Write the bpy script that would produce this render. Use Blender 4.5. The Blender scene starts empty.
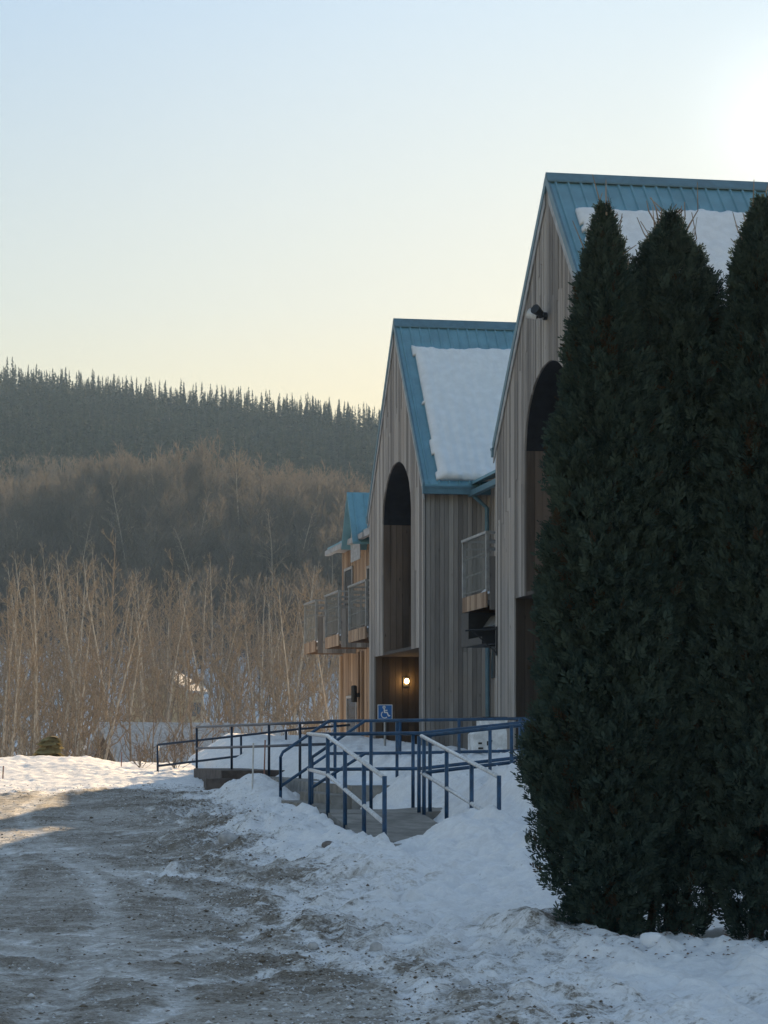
import bpy, math, random
import numpy as np
from mathutils import Vector, Matrix
rad = math.radians
S = bpy.context.scene
COL = S.collection

# ------------------------------------------------------------------ camera, sky, sun, exposure
cam_d = bpy.data.cameras.new('camera'); cam = bpy.data.objects.new('camera', cam_d); COL.objects.link(cam)
cam.location = (0, 0, 1.6); cam.rotation_euler = (rad(90), 0, 0)
cam_d.sensor_fit = 'AUTO'; cam_d.sensor_width = 36.0; cam_d.lens = 2400 / 1024 * 36
cam_d.shift_y = 236 / 1024; cam_d.clip_start = 0.1; cam_d.clip_end = 8000
S.camera = cam
SUN_AZ, SUN_EL = 9.7, 14.5          # degrees to the right of the view axis (+Y), degrees up
w = bpy.data.worlds.new('World'); S.world = w; w.use_nodes = True
nt = w.node_tree; nt.nodes.clear()
sky = nt.nodes.new('ShaderNodeTexSky'); sky.sky_type = 'NISHITA'; sky.sun_disc = False
sky.sun_elevation = rad(SUN_EL); sky.sun_rotation = rad(SUN_AZ)
sky.altitude = 100; sky.air_density = 1.0; sky.dust_density = 0.45; sky.ozone_density = 1.2
bg = nt.nodes.new('ShaderNodeBackground'); bg.inputs[1].default_value = 0.1
ow = nt.nodes.new('ShaderNodeOutputWorld')
gm = nt.nodes.new('ShaderNodeGamma'); gm.inputs[1].default_value = 0.37      # sky contrast flattened so its unseen part fills the shade
hsv = nt.nodes.new('ShaderNodeHueSaturation'); hsv.inputs['Saturation'].default_value = 1.4
nt.links.new(sky.outputs[0], gm.inputs[0]); nt.links.new(gm.outputs[0], hsv.inputs['Color']); 
tcw = nt.nodes.new('ShaderNodeTexCoord'); sxw = nt.nodes.new('ShaderNodeSeparateXYZ'); nt.links.new(tcw.outputs['Generated'], sxw.inputs[0])
rp = nt.nodes.new('ShaderNodeValToRGB'); nt.links.new(sxw.outputs[2], rp.inputs[0])          # warm low sky, clear blue higher up
el = rp.color_ramp.elements; el[0].position = 0.08; el[0].color = (1.28, 1.02, .55, 1); el[1].position = 0.36; el[1].color = (.72, .97, 1.25, 1)
e_ = el.new(0.18); e_.color = (1.0, 1.0, .92, 1)
e_ = el.new(0.75); e_.color = (1.0, 1.0, 1.0, 1)
mt_ = nt.nodes.new('ShaderNodeMix'); mt_.data_type = 'RGBA'; mt_.blend_type = 'MULTIPLY'; mt_.inputs[0].default_value = 1
nt.links.new(hsv.outputs[0], mt_.inputs[6]); nt.links.new(rp.outputs[0], mt_.inputs[7])
dp = nt.nodes.new('ShaderNodeVectorMath'); dp.operation = 'DOT_PRODUCT'; nt.links.new(tcw.outputs['Generated'], dp.inputs[0])
_a, _e = rad(SUN_AZ), rad(SUN_EL); dp.inputs[1].default_value = (math.sin(_a) * math.cos(_e), math.cos(_a) * math.cos(_e), math.sin(_e))
pw = nt.nodes.new('ShaderNodeMath'); pw.operation = 'POWER'; nt.links.new(dp.outputs['Value'], pw.inputs[0]); pw.inputs[1].default_value = 2200   # aureole round the sun
mu = nt.nodes.new('ShaderNodeMath'); mu.operation = 'MULTIPLY'; nt.links.new(pw.outputs[0], mu.inputs[0]); mu.inputs[1].default_value = 0.75
ad = nt.nodes.new('ShaderNodeMix'); ad.data_type = 'RGBA'; ad.blend_type = 'ADD'; ad.inputs[0].default_value = 1
nt.links.new(mt_.outputs[2], ad.inputs[6]); nt.links.new(mu.outputs[0], ad.inputs[7]); nt.links.new(ad.outputs[2], bg.inputs[0]); nt.links.new(bg.outputs[0], ow.inputs[0])
sd = bpy.data.lights.new('sun', 'SUN'); sun = bpy.data.objects.new('sun', sd); COL.objects.link(sun)
sd.energy = 3.2; sd.angle = rad(0.5); sd.color = (1.0, 0.73, 0.43)
dirv = Vector((math.sin(rad(SUN_AZ)) * math.cos(rad(SUN_EL)), math.cos(rad(SUN_AZ)) * math.cos(rad(SUN_EL)), math.sin(rad(SUN_EL))))
sun.rotation_euler = dirv.to_track_quat('Z', 'Y').to_euler()
S.view_settings.view_transform = 'Standard'; S.view_settings.look = 'None'
S.view_settings.exposure = 1.92; S.view_settings.gamma = 1.0; S.view_settings.use_curve_mapping = False

# ------------------------------------------------------------------ helpers
random.seed(7); RNG = np.random.default_rng(11)
CA, SA = math.cos(rad(10.37)), math.sin(rad(10.37))
def loc2w(b, a, z=0.0):                       # facade frame (b into the building, a along the facade) -> world
    return Vector((10.5 - SA * a + CA * b, CA * a + SA * b, z))
def w2loc(X, Y):
    return ((X - 10.5) * CA + Y * SA, -(X - 10.5) * SA + Y * CA)
def px(x, Y, y):                              # a point of the photograph at depth Y, in metres
    return Vector(((x - 384) / 2400 * Y, Y, 1.6 + (748 - y) / 2400 * Y))
def smooth(e0, e1, x):
    t = np.clip((x - e0) / (e1 - e0), 0, 1); return t * t * (3 - 2 * t)

class MB:
    def __init__(s): s.v = []; s.f = []; s.t = []
    def add(s, vs, fs, tone=0.5):
        o = len(s.v); s.v += [tuple(v) for v in vs]; s.t += [tone] * len(vs)
        s.f += [tuple(i + o for i in f) for f in fs]
    def prism8(s, p, tone=0.5):               # 4 bottom + 4 top corners, both counter-clockwise
        s.add(p, [(3, 2, 1, 0), (4, 5, 6, 7), (0, 1, 5, 4), (1, 2, 6, 5), (2, 3, 7, 6), (3, 0, 4, 7)], tone)
    def box(s, x0, x1, y0, y1, z0, z1, tone=0.5):
        s.prism8([(x0, y0, z0), (x1, y0, z0), (x1, y1, z0), (x0, y1, z0), (x0, y0, z1), (x1, y0, z1), (x1, y1, z1), (x0, y1, z1)], tone)
    def tube(s, pts, r, n=8, tone=0.5, caps=True):
        pts = [Vector(p) for p in pts]
        rs = r if isinstance(r, (list, tuple)) else [r] * len(pts)
        o = len(s.v); ref = None
        for i, p in enumerate(pts):
            d = (pts[min(i + 1, len(pts) - 1)] - pts[max(i - 1, 0)]).normalized()
            if ref is None:
                ref = Vector((0, 0, 1)) if abs(d.z) < 0.9 else Vector((1, 0, 0))
            x = (ref - d * ref.dot(d)).normalized(); ref = x; y = d.cross(x)
            for k in range(n):
                an = 2 * math.pi * k / n
                s.v.append(tuple(p + (x * math.cos(an) + y * math.sin(an)) * rs[i])); s.t.append(tone)
        for i in range(len(pts) - 1):
            for k in range(n):
                a = o + i * n + k; b = o + i * n + (k + 1) % n
                s.f.append((a, b, b + n, a + n))
        if caps:
            s.f.append(tuple(o + k for k in reversed(range(n)))); s.f.append(tuple(o + (len(pts) - 1) * n + k for k in range(n)))
    def build(s, name, mat, parent=None, smoothf=False, link=True):
        me = bpy.data.meshes.new(name); me.from_pydata(s.v, [], s.f)
        at = me.attributes.new('tone', 'FLOAT', 'POINT'); at.data.foreach_set('value', np.array(s.t, dtype=np.float32))
        if smoothf: me.polygons.foreach_set('use_smooth', [True] * len(me.polygons))
        me.materials.append(mat); me.update()
        o = bpy.data.objects.new(name, me)
        if link: COL.objects.link(o)
        if parent: o.parent = parent
        return o
def np_mesh(name, V, F, mat, tone=None, parent=None, smoothf=False):      # F: (n,3) or (n,4) array
    me = bpy.data.meshes.new(name); V = np.asarray(V, dtype=np.float32); F = np.asarray(F, dtype=np.int32)
    n, k = F.shape
    me.vertices.add(len(V)); me.vertices.foreach_set('co', V.ravel())
    me.loops.add(n * k); me.loops.foreach_set('vertex_index', F.ravel())
    me.polygons.add(n); me.polygons.foreach_set('loop_start', np.arange(0, n * k, k, dtype=np.int32))
    me.polygons.foreach_set('loop_total', np.full(n, k, dtype=np.int32))
    if smoothf: me.polygons.foreach_set('use_smooth', np.ones(n, dtype=bool))
    if tone is not None:
        at = me.attributes.new('tone', 'FLOAT', 'POINT'); at.data.foreach_set('value', np.asarray(tone, dtype=np.float32))
    me.materials.append(mat); me.update(calc_edges=True); me.validate()
    o = bpy.data.objects.new(name, me); COL.objects.link(o)
    if parent: o.parent = parent
    return o
def tag(o, label=None, cat=None, group=None, kind=None):
    for k, v in (('label', label), ('category', cat), ('group', group), ('kind', kind)):
        if v: o[k] = v
    return o
def thing(name, label, cat, loc=(0, 0, 0), rz=0.0, group=None):
    o = bpy.data.objects.new(name, None); COL.objects.link(o); o.empty_display_size = 0.2
    o.location = loc; o.rotation_euler = (0, 0, rz)
    return tag(o, label, cat, group)
def copy_tree(o, parent=None):
    c = o.copy(); COL.objects.link(c)
    if parent: c.parent = parent
    for ch in list(o.children): copy_tree(ch, c)
    return c

# ------------------------------------------------------------------ materials
class N:
    def __init__(s, name):
        s.m = bpy.data.materials.new(name); s.m.use_nodes = True; s.t = s.m.node_tree
        s.b = s.t.nodes['Principled BSDF']; s.out = s.t.nodes['Material Output']
    def n(s, typ, **kw):
        o = s.t.nodes.new(typ)
        for k, v in kw.items(): setattr(o, k, v)
        return o
    def l(s, a, b): s.t.links.new(a, b)
    def val(s, sock, v):
        if isinstance(v, bpy.types.NodeSocket): s.l(v, sock)
        else: sock.default_value = v
    def noise(s, scale, detail=4, rough=0.55, vec=None, dist=0.0):
        o = s.n('ShaderNodeTexNoise'); o.inputs['Scale'].default_value = scale; o.inputs['Detail'].default_value = detail
        o.inputs['Roughness'].default_value = rough; o.inputs['Distortion'].default_value = dist
        if vec: s.l(vec, o.inputs['Vector'])
        return o.outputs['Fac']
    def mapping(s, scale=(1, 1, 1), rot=(0, 0, 0), src='Object'):
        t = s.n('ShaderNodeTexCoord'); m = s.n('ShaderNodeMapping'); m.inputs['Scale'].default_value = scale; m.inputs['Rotation'].default_value = rot
        s.l(t.outputs[src], m.inputs['Vector']); return m.outputs[0]
    def math(s, op, a, b=0.0, c=0.0, clamp=False):
        o = s.n('ShaderNodeMath', operation=op, use_clamp=clamp); s.val(o.inputs[0], a); s.val(o.inputs[1], b); s.val(o.inputs[2], c); return o.outputs[0]
    def mix(s, f, a, b):
        o = s.n('ShaderNodeMix', data_type='RGBA'); s.val(o.inputs[0], f)
        for k, v in ((6, a), (7, b)):
            s.val(o.inputs[k], v if isinstance(v, bpy.types.NodeSocket) else (*v, 1))
        return o.outputs[2]
    def ss(s, v, e0, e1):
        o = s.n('ShaderNodeMapRange', interpolation_type='SMOOTHSTEP'); s.val(o.inputs[0], v)
        o.inputs[1].default_value = e0; o.inputs[2].default_value = e1; return o.outputs[0]
    def attr(s, name='tone'):
        o = s.n('ShaderNodeAttribute', attribute_name=name); return o.outputs['Fac']
    def bump(s, h, strength=0.3, dist=0.01):
        o = s.n('ShaderNodeBump'); o.inputs['Strength'].default_value = strength; o.inputs['Distance'].default_value = dist
        s.l(h, o.inputs['Height']); s.l(o.outputs[0], s.b.inputs['Normal'])
    def set(s, col=None, rough=0.6, metal=0.0, spec=0.4):
        if col is not None: s.val(s.b.inputs['Base Color'], col if isinstance(col, bpy.types.NodeSocket) else (*col, 1))
        s.val(s.b.inputs['Roughness'], rough); s.b.inputs['Metallic'].default_value = metal; s.b.inputs['Specular IOR Level'].default_value = spec
        return s.m
def wood(name, dark, light, warm):
    n = N(name); v = n.mapping((14, 14, 0.8)); g = n.noise(2.5, 6, 0.65, v); g2 = n.noise(0.55, 3, 0.5, n.mapping())
    t = n.attr(); k = n.math('ADD', n.math('MULTIPLY', t, 0.62), n.math('MULTIPLY', g, 0.55))
    c = n.mix(n.ss(k, 0.22, 1.0), dark, light); c = n.mix(n.math('MULTIPLY', n.ss(g2, 0.45, 0.7), n.math('ADD', 0.25, n.math('MULTIPLY', t, 0.5))), c, warm)
    kn = n.n('ShaderNodeTexVoronoi'); kn.inputs['Scale'].default_value = 1.0; n.l(n.mapping((5, 5, 1.8)), kn.inputs['Vector'])
    c = n.mix(n.math('MULTIPLY', n.math('SUBTRACT', 1.0, n.ss(kn.outputs['Distance'], 0.04, 0.11)), 0.6), c, tuple(x * .4 for x in dark))
    st_ = n.noise(1.0, 4, 0.6, n.mapping((2.2, 2.2, .22)), .4); c = n.mix(n.math('MULTIPLY', n.ss(st_, .5, .68), .5), c, tuple(x * .62 for x in dark))
    n.bump(g, 0.4, 0.004); return n.set(c, 0.85, 0, 0.2)
M = {}
M['wood'] = wood('weathered_wood', (.17, .16, .155), (.40, .38, .365), (.34, .30, .265))
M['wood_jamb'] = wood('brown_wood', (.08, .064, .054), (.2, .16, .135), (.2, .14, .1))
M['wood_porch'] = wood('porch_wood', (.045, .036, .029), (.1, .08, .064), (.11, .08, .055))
M['wood_warm'] = wood('bounce_warmed_wood', (.19, .13, .09), (.42, .32, .24), (.36, .25, .17))  # warm bounce off the sunlit snow is put into this wood colour
def simple(name, col, rough=0.5, metal=0.0, spec=0.4, var=0.25, scale=6.0, bump=0.0):
    n = N(name); f = n.noise(scale, 5, 0.6, n.mapping())
    c = n.mix(n.ss(f, 0.3, 0.75), tuple(x * (1 - var) for x in col), tuple(min(1, x * (1 + var)) for x in col))
    if bump: n.bump(f, bump, 0.01)
    return n.set(c, rough, metal, spec)
M['roof'] = simple('blue_metal_roof', (.14, .30, .39), 0.42, 0.0, 0.5, 0.13, 2.0)
M['trim'] = simple('blue_trim', (.08, .17, .23), 0.45, 0, 0.5, 0.15)
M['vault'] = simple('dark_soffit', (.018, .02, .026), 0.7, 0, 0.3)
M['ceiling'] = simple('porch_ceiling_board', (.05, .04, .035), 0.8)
M['gutter'] = simple('pale_gutter', (.3, .31, .33), 0.5)
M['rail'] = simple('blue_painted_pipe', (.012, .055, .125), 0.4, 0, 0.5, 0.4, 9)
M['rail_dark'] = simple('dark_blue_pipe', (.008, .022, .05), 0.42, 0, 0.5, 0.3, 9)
M['rail_pale'] = simple('frosted_pipe', (.62, .63, .65), 0.35, 0.25, 0.5, 0.2, 14)
M['concrete'] = simple('concrete', (.24, .225, .205), 0.85, 0, 0.25, 0.3, 3.5, 0.25)
M['concrete_dark'] = simple('dark_concrete', (.11, .09, .08), 0.8, 0, 0.25, 0.35, 4, 0.25)  # darker concrete for the upper deck and its step
M['metal'] = simple('galvanised_metal', (.33, .34, .35), 0.45, 0.6)
M['screen'] = simple('grey_screen_bars', (.2, .21, .2), 0.6)
M['black'] = simple('black_metal', (.015, .016, .018), 0.5)
M['white'] = simple('white_plastic', (.62, .64, .66), 0.5)
M['sign_blue'] = simple('sign_blue', (.015, .12, .36), 0.5, var=0.08)
M['sign_white'] = simple('sign_white', (.8, .8, .8), 0.5, var=0.05)
M['stake'] = simple('stake_white', (.6, .58, .55), 0.6)
M['stake_red'] = simple('stake_red', (.28, .13, .09), 0.6)
M['cream'] = simple('cream_siding', (.55, .45, .3), 0.7)
M['brown_siding'] = simple('brown_siding', (.16, .115, .085), 0.8)
n = N('window_glass'); M['glass'] = n.set((.03, .035, .04), 0.08, 0, 0.6)
n = N('lamp_glow'); n.set((.9, .6, .3), 0.5); n.b.inputs['Emission Color'].default_value = (1, .58, .2, 1); n.b.inputs['Emission Strength'].default_value = 14; M['glow'] = n.m
def snow_mat(name, col=(.80, .82, .86)):
    n = N(name); a = n.noise(5, 6, 0.6, n.mapping()); b = n.noise(45, 3, 0.6, n.mapping())
    c = n.mix(n.ss(a, 0.35, 0.7), tuple(x * .9 for x in col), col)
    n.bump(n.math('ADD', a, n.math('MULTIPLY', b, 0.25)), 0.5, 0.03); return n.set(c, 0.7, 0, 0.25)
M['snow'] = snow_mat('snow')
def bark(name, c0, c1, transl=0.25):
    n = N(name); f = n.noise(3, 5, 0.6, n.mapping((6, 6, 1.5)))
    c = n.mix(n.ss(f, 0.35, 0.7), c0, c1); n.set(c, 0.9, 0, 0.05)
    if transl:                                    # translucency added so twigs glow against the low sun
        tr = n.n('ShaderNodeBsdfTranslucent'); n.l(c, tr.inputs[0]); mx = n.n('ShaderNodeMixShader'); mx.inputs[0].default_value = transl
        n.l(n.b.outputs[0], mx.inputs[1]); n.l(tr.outputs[0], mx.inputs[2]); n.l(mx.outputs[0], n.out.inputs[0])
    return n.m
M['bark'] = bark('bark_grey_brown', (.2, .16, .125), (.4, .32, .25), 0.0)
M['bark_dark'] = bark('cedar_bark', (.05, .04, .032), (.11, .085, .065), 0.0)
M['bark_pale'] = bark('bark_pale', (.33, .28, .225), (.56, .49, .40), 0.0)
M['twig'] = bark('backlit_glow_twigs', (.28, .232, .178), (.47, .40, .315), 0.45)
M['far_twig'] = bark('far_wood_twigs', (.11, .10, .09), (.25, .215, .18), 0.3)
M['dead'] = simple('dead_leaf', (.14, .075, .04), 0.8)
def leaf(name, c0, c1, transl=0.25):
    n = N(name); t = n.attr(); f = n.noise(2.2, 4, 0.6, n.mapping())
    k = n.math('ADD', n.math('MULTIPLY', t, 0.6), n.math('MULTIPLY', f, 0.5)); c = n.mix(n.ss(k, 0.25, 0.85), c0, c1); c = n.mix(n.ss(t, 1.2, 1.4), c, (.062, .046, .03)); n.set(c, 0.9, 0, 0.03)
    tr = n.n('ShaderNodeBsdfTranslucent'); n.l(c, tr.inputs[0]); mx = n.n('ShaderNodeMixShader'); mx.inputs[0].default_value = transl
    n.l(n.b.outputs[0], mx.inputs[1]); n.l(tr.outputs[0], mx.inputs[2]); n.l(mx.outputs[0], n.out.inputs[0])
    return n.m
M['cedar'] = leaf('cedar_foliage', (.03, .056, .052), (.072, .10, .078))
M['spruce'] = leaf('spruce_foliage', (.018, .03, .024), (.04, .055, .04), 0.05)
M['juniper'] = leaf('golden_evergreen', (.16, .14, .07), (.3, .25, .12))

# ------------------------------------------------------------------ value noise for terrain
def vnoise(x, y, seed=0):
    r = np.random.default_rng(seed); T = r.random((256, 256))
    xi = np.floor(x).astype(int); yi = np.floor(y).astype(int); fx = x - xi; fy = y - yi
    fx = fx * fx * (3 - 2 * fx); fy = fy * fy * (3 - 2 * fy)
    g = lambda i, j: T[i % 256, j % 256]
    return (g(xi, yi) * (1 - fx) + g(xi + 1, yi) * fx) * (1 - fy) + (g(xi, yi + 1) * (1 - fx) + g(xi + 1, yi + 1) * fx) * fy
def fbm(x, y, oct=4, seed=0):
    s = 0; a = 0.5
    for k in range(oct):
        s = s + a * (vnoise(x * 2 ** k, y * 2 ** k, seed + k) - 0.5); a *= 0.5
    return s
# ------------------------------------------------------------------ yard (snow and driveway)
def drive_edge(Y):                                  # Xc of the right-hand edge of the bare driveway
    return np.interp(Y, [8, 14, 22, 28, 34, 44, 60], [3.2, 3.1, 3.0, 3.35, 4.1, 4.5, 4.6])
def yard_height(X, Y):
    u = X + 0.183 * Y
    z = np.where(Y > 18, 0.0275 * (Y - 18) - .055 * smooth(0, 3, Y - 18) * (1 - smooth(25, 45, Y)), 0.004 * (Y - 18))
    z = z - 0.004 * np.clip(u - 4, -8, 0) * 0
    wob = fbm(X * 0.8 + 5, Y * 0.8, 4, 3)
    # snow shovelled against the outside of the near ramp rail
    ramp = np.interp(Y, [27.6, 31.7, 33.3, 36, 39], [0.40, 0.72, 0.74, 0.72, 0.62])
    along = smooth(24.2, 28.0, Y) * (1 - smooth(33.5, 38.5, Y))
    prof = smooth(3.1 + 0.5 * wob, 4.85, u) * (1 - smooth(4.95, 5.1, u))
    m1 = np.clip(ramp - z - 0.03, 0, 1) * prof * along
    # in front of the ramp's foot
    m1 += 0.20 * np.exp(-((u - 5.0) / 1.0) ** 2 - ((Y - 26.3) / 1.5) ** 2)
    # the high bank between ramp and cedars
    along2 = np.where(Y < 28.2, np.exp(-((Y - 28.2) / 3.6) ** 2), 1 - smooth(30.5, 33, Y) * 0.35)
    cx = 7.5 - 0.12 * np.clip(28 - Y, 0, 10)
    m2 = 1.08 * along2 * np.exp(-(np.minimum(u - cx, 0) / (0.92 + 0.05 * np.clip(28 - Y, 0, 9))) ** 2)
    cut = np.where((Y > 26.5) , smooth(6.28, 6.42, u), 1.0)
    cutb = smooth(25.8, 27.6, Y)
    m2 = m2 * (cut * cutb + (1 - cutb)) * (1 - smooth(10, 12, u) * 0.4)
    spill = 0.62 * np.exp(-((u - 6.25) / 0.75) ** 2 - ((Y - 27.6) / 1.7) ** 2)
    # low windrow in front of the cedars
    m5 = 0.24 * np.exp(-((u - 4.75) / 0.42) ** 2 - ((Y - 19.2) / 0.8) ** 2)
    m3 = 0.06 * np.exp(-((Y - 17.9 - 0.8 * wob) / 0.7) ** 2) * smooth(4.2, 5.2, u)
    m4 = 0.46 * np.exp(-((u - 5.35) / 0.55) ** 2 - ((Y - 41.2) / 2.0) ** 2)      # mound left of the stairs
    bank = (0.10 + 0.26 * fbm(X * 0.25, Y * 0.25, 3, 9)) * smooth(51, 58, Y) * (1 - smooth(3.6, 4.6, u))
    snow = smooth(-1.3, np.where(Y < 27, 2.4, 1.0), u - drive_edge(Y) + 1.9 * wob)
    snow = np.maximum(snow, smooth(44, 49, Y + 5 * wob - 0.35 * np.clip(X + 3, -12, 0)))
    snow = snow - 0.5 * np.clip(m5 * 4, 0, 1)
    rough = fbm(X * 2.2, Y * 2.2, 4, 21); clod = np.abs(fbm(X * 3.4, Y * 3.0, 4, 61)) * (1 - .85 * smooth(40, 46, Y)) * np.clip(4 * snow * (1.25 - snow), 0, 1)
    fine = fbm(X * 7, Y * 7, 4, 33)
    z = z + (np.minimum(m2, .6) * .35) * (fbm(X * 1.3, Y * 1.1, 4, 93) + .35 * np.abs(fbm(X * 4, Y * 3, 3, 97)))
    fill = smooth(5.95, 6.2, u) * smooth(34.95, 35.3, Y); z = np.maximum(z, fill * (.70 + .12 * rough))
    z = z + 0.34 * clod + 0.12 * np.abs(fbm(u * 2.6, Y * .5, 3, 81)) * np.clip(4 * snow * (1.2 - snow), 0, 1) + np.maximum(m2, spill) + m1 + m3 + m4 + m5 + bank + (0.13 * rough + 0.05 * fine) * (0.25 + snow) * (1 - .5 * smooth(42, 48, Y)) + 0.045 * fine
    # tyre ruts along the drive
    rut = np.sin((u - 1.1) * 3.6) * 0.014 * (1 - snow)
    z = z + rut
    trk = np.zeros_like(z)                  # tyre tracks: turning arcs and straight runs
    for cx, cy, R_ in ((-6.5, 15.0, 5.2), (-6.5, 15.0, 6.7), (-9, 22, 8.2), (-9, 22, 9.7), (3.5, 26, 9.0), (3.5, 26, 10.6)):
        d = np.abs(np.hypot(X - cx, Y - cy) - R_ + 0.15 * wob); trk = np.maximum(trk, 1 - smooth(0.07, 0.17, d))
    for c0 in (-1.6, -0.1, 0.7, 2.1):
        d = np.abs(u - c0 + 0.9 * np.sin(Y * 0.16 + c0)); trk = np.maximum(trk, 0.8 * (1 - smooth(0.08, 0.2, d)))
    trk = trk * (1 - smooth(.3, .8, snow)); z = z - 0.02 * trk
    return z, snow, trk
ys = [7.5]
while ys[-1] < 74: ys.append(ys[-1] * 1.0022 + 0.006)
ys = np.array(ys); xs = np.arange(-15, 13.5, 0.05)
GX, GY = np.meshgrid(xs, ys)
GZ, GS, GT = yard_height(GX, GY)
def ground_z(X, Y): return float(yard_height(np.array([X]), np.array([Y]))[0][0])
# the yard's edge falls away to the valley
EDGE = 66.0
drop = smooth(EDGE - 4, EDGE + 8, GY + 0.35 * GX * 0 + 2 * fbm(GX * .2, GY * .2, 2, 5))
GZ = GZ - 3.0 * drop
idx = np.arange(GX.size).reshape(GX.shape)
F = np.stack([idx[:-1, :-1], idx[:-1, 1:], idx[1:, 1:], idx[1:, :-1]], -1).reshape(-1, 4)
n = N('yard_snow_and_gravel')
obj_v = n.mapping(); along_v = n.mapping((1.0, 0.16, 1.0), (0, 0, rad(-10)))
sn = n.attr()
n1 = n.noise(1.6, 6, 0.65, along_v, 0.6); n2 = n.noise(9, 6, 0.7, obj_v); n3 = n.noise(60, 4, 0.7, obj_v); n4 = n.noise(0.5, 4, 0.6, obj_v, 0.4)
n5 = n.noise(4.5, 6, 0.75, obj_v, 0.5)
gravel = n.mix(n.ss(n3, 0.3, 0.72), (.075, .061, .047), (.28, .235, .185))
gravel = n.mix(n.ss(n4, 0.4, 0.65), gravel, n.mix(n.ss(n3, 0.3, 0.7), (.11, .095, .078), (.34, .3, .25)))
packed = n.mix(n.ss(n2, 0.3, 0.7), (.38, .36, .34), (.60, .585, .565))
n6 = n.noise(3.2, 6, 0.72, obj_v, 0.8); n7 = n.noise(22, 5, 0.75, obj_v, 0.3)
pk = n.math('ADD', n.math('MULTIPLY', n6, 0.5), n.math('ADD', n.math('MULTIPLY', n7, 0.45), n.math('MULTIPLY', n4, 0.3)))
pk = n.math('ADD', pk, n.math('MULTIPLY', n.attr('track'), 0.11))
road = n.mix(n.math('MULTIPLY', n.ss(pk, 0.54, 0.76), 0.8), gravel, packed)
road = n.mix(n.math('MULTIPLY', n.ss(n.noise(38, 3, 0.8, obj_v), 0.6, 0.72), 0.6), road, (.6, .61, .63))
clean = n.mix(n.ss(n2, 0.35, 0.7), (.74, .74, .76), (.85, .85, .86))
edge = n.math('MULTIPLY', sn, n.math('SUBTRACT', 1.0, n.ss(sn, 0.75, 1.0)))
dirt = n.math('MULTIPLY', n.ss(n.math('ADD', n.math('MULTIPLY', n5, 0.6), n.math('MULTIPLY', n7, 0.5)), 0.53, 0.66), n.math('ADD', 0.2, n.math('MULTIPLY', n.ss(n4, 0.42, 0.62), 0.8)))
dirt = n.math('MULTIPLY', dirt, n.math('SUBTRACT', 1.0, n.math('MULTIPLY', n.ss(sn, 0.9, 1.0), 0.75)))
clean = n.mix(n.math('MULTIPLY', dirt, 0.7), clean, (.3, .25, .2))
k = n.math('ADD', sn, n.math('MULTIPLY', n.math('SUBTRACT', pk, 0.63), 3.2))
c = n.mix(n.ss(k, 0.25, 0.75), road, clean)
hb = n.math('ADD', n.math('MULTIPLY', n2, 1.0), n.math('MULTIPLY', n3, 0.35)); n.bump(hb, 0.6, 0.02)
n.set(c, n.math('SUBTRACT', 0.85, n.math('MULTIPLY', n.ss(n4, 0.4, 0.7), 0.25)), 0, 0.3)
yard = np_mesh('snowy_ground', np.stack([GX, GY, GZ], -1).reshape(-1, 3), F, n.m, GS.ravel(), smoothf=True)
at = yard.data.attributes.new('track', 'FLOAT', 'POINT'); at.data.foreach_set('value', GT.ravel().astype(np.float32))
tag(yard, kind='structure')

# ------------------------------------------------------------------ valley and hill
def hill_height(X, Y):
    base = np.interp(Y, [60, 74, 92, 130, 190, 250, 300, 340, 420, 500, 620, 760, 1100, 2600],
                        [-2.5, -3.2, -6.5, -6.0, 1.5, 10, 17, 27, 42, 64, 93, 90, 60, 40])
    k = smooth(190, 620, Y)
    side = np.interp(X, [-900, -400, -150, -99, 0, 100, 400, 900], [20, 8, 2, 0, -13, -26, -50, -60])
    knoll = 9 * np.exp(-((X + 26) / 26) ** 2 - ((Y - 335) / 40) ** 2)
    return base + side * k + knoll + 5 * k * fbm(X * 0.02, Y * 0.02, 4, 44) + 1.0 * fbm(X * .08, Y * .08, 3, 50)
hy = np.concatenate([np.arange(58, 240, 3.0), np.arange(240, 760, 8.0), np.geomspace(760, 2600, 24)])
hx = np.concatenate([-np.geomspace(1500, 160, 20), np.arange(-155, 160, 5.0), np.geomspace(165, 1500, 20)])
HX, HY = np.meshgrid(hx, hy); HZ = hill_height(HX, HY)
idx = np.arange(HX.size).reshape(HX.shape)
F = np.stack([idx[:-1, :-1], idx[:-1, 1:], idx[1:, 1:], idx[1:, :-1]], -1).reshape(-1, 4)
n = N('hillside_snow_and_brush'); a = n.noise(0.12, 6, 0.7, n.mapping()); b = n.noise(1.2, 5, 0.7, n.mapping())
kk = n.math('ADD', n.math('MULTIPLY', a, 0.6), n.math('MULTIPLY', b, 0.5))
sx = n.n('ShaderNodeSeparateXYZ'); n.l(n.mapping(), sx.inputs[0])
kk = n.math('ADD', kk, n.math('MULTIPLY', n.math('SUBTRACT', 1.0, n.ss(sx.outputs[1], 220, 290)), 0.12))
kk = n.math('SUBTRACT', kk, n.math('MULTIPLY', n.ss(sx.outputs[1], 240, 340), 0.25))
c = n.mix(n.ss(kk, 0.47, 0.62), (.10, .085, .075), (.62, .65, .7)); n.bump(b, 0.5, 0.3)
hill = np_mesh('hillside', np.stack([HX, HY, HZ], -1).reshape(-1, 3), F, n.set(c, 0.85, 0, 0.2), smoothf=True)
tag(hill, kind='structure')
def hz(X, Y): return float(hill_height(np.array([float(X)]), np.array([float(Y)]))[0])

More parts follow.
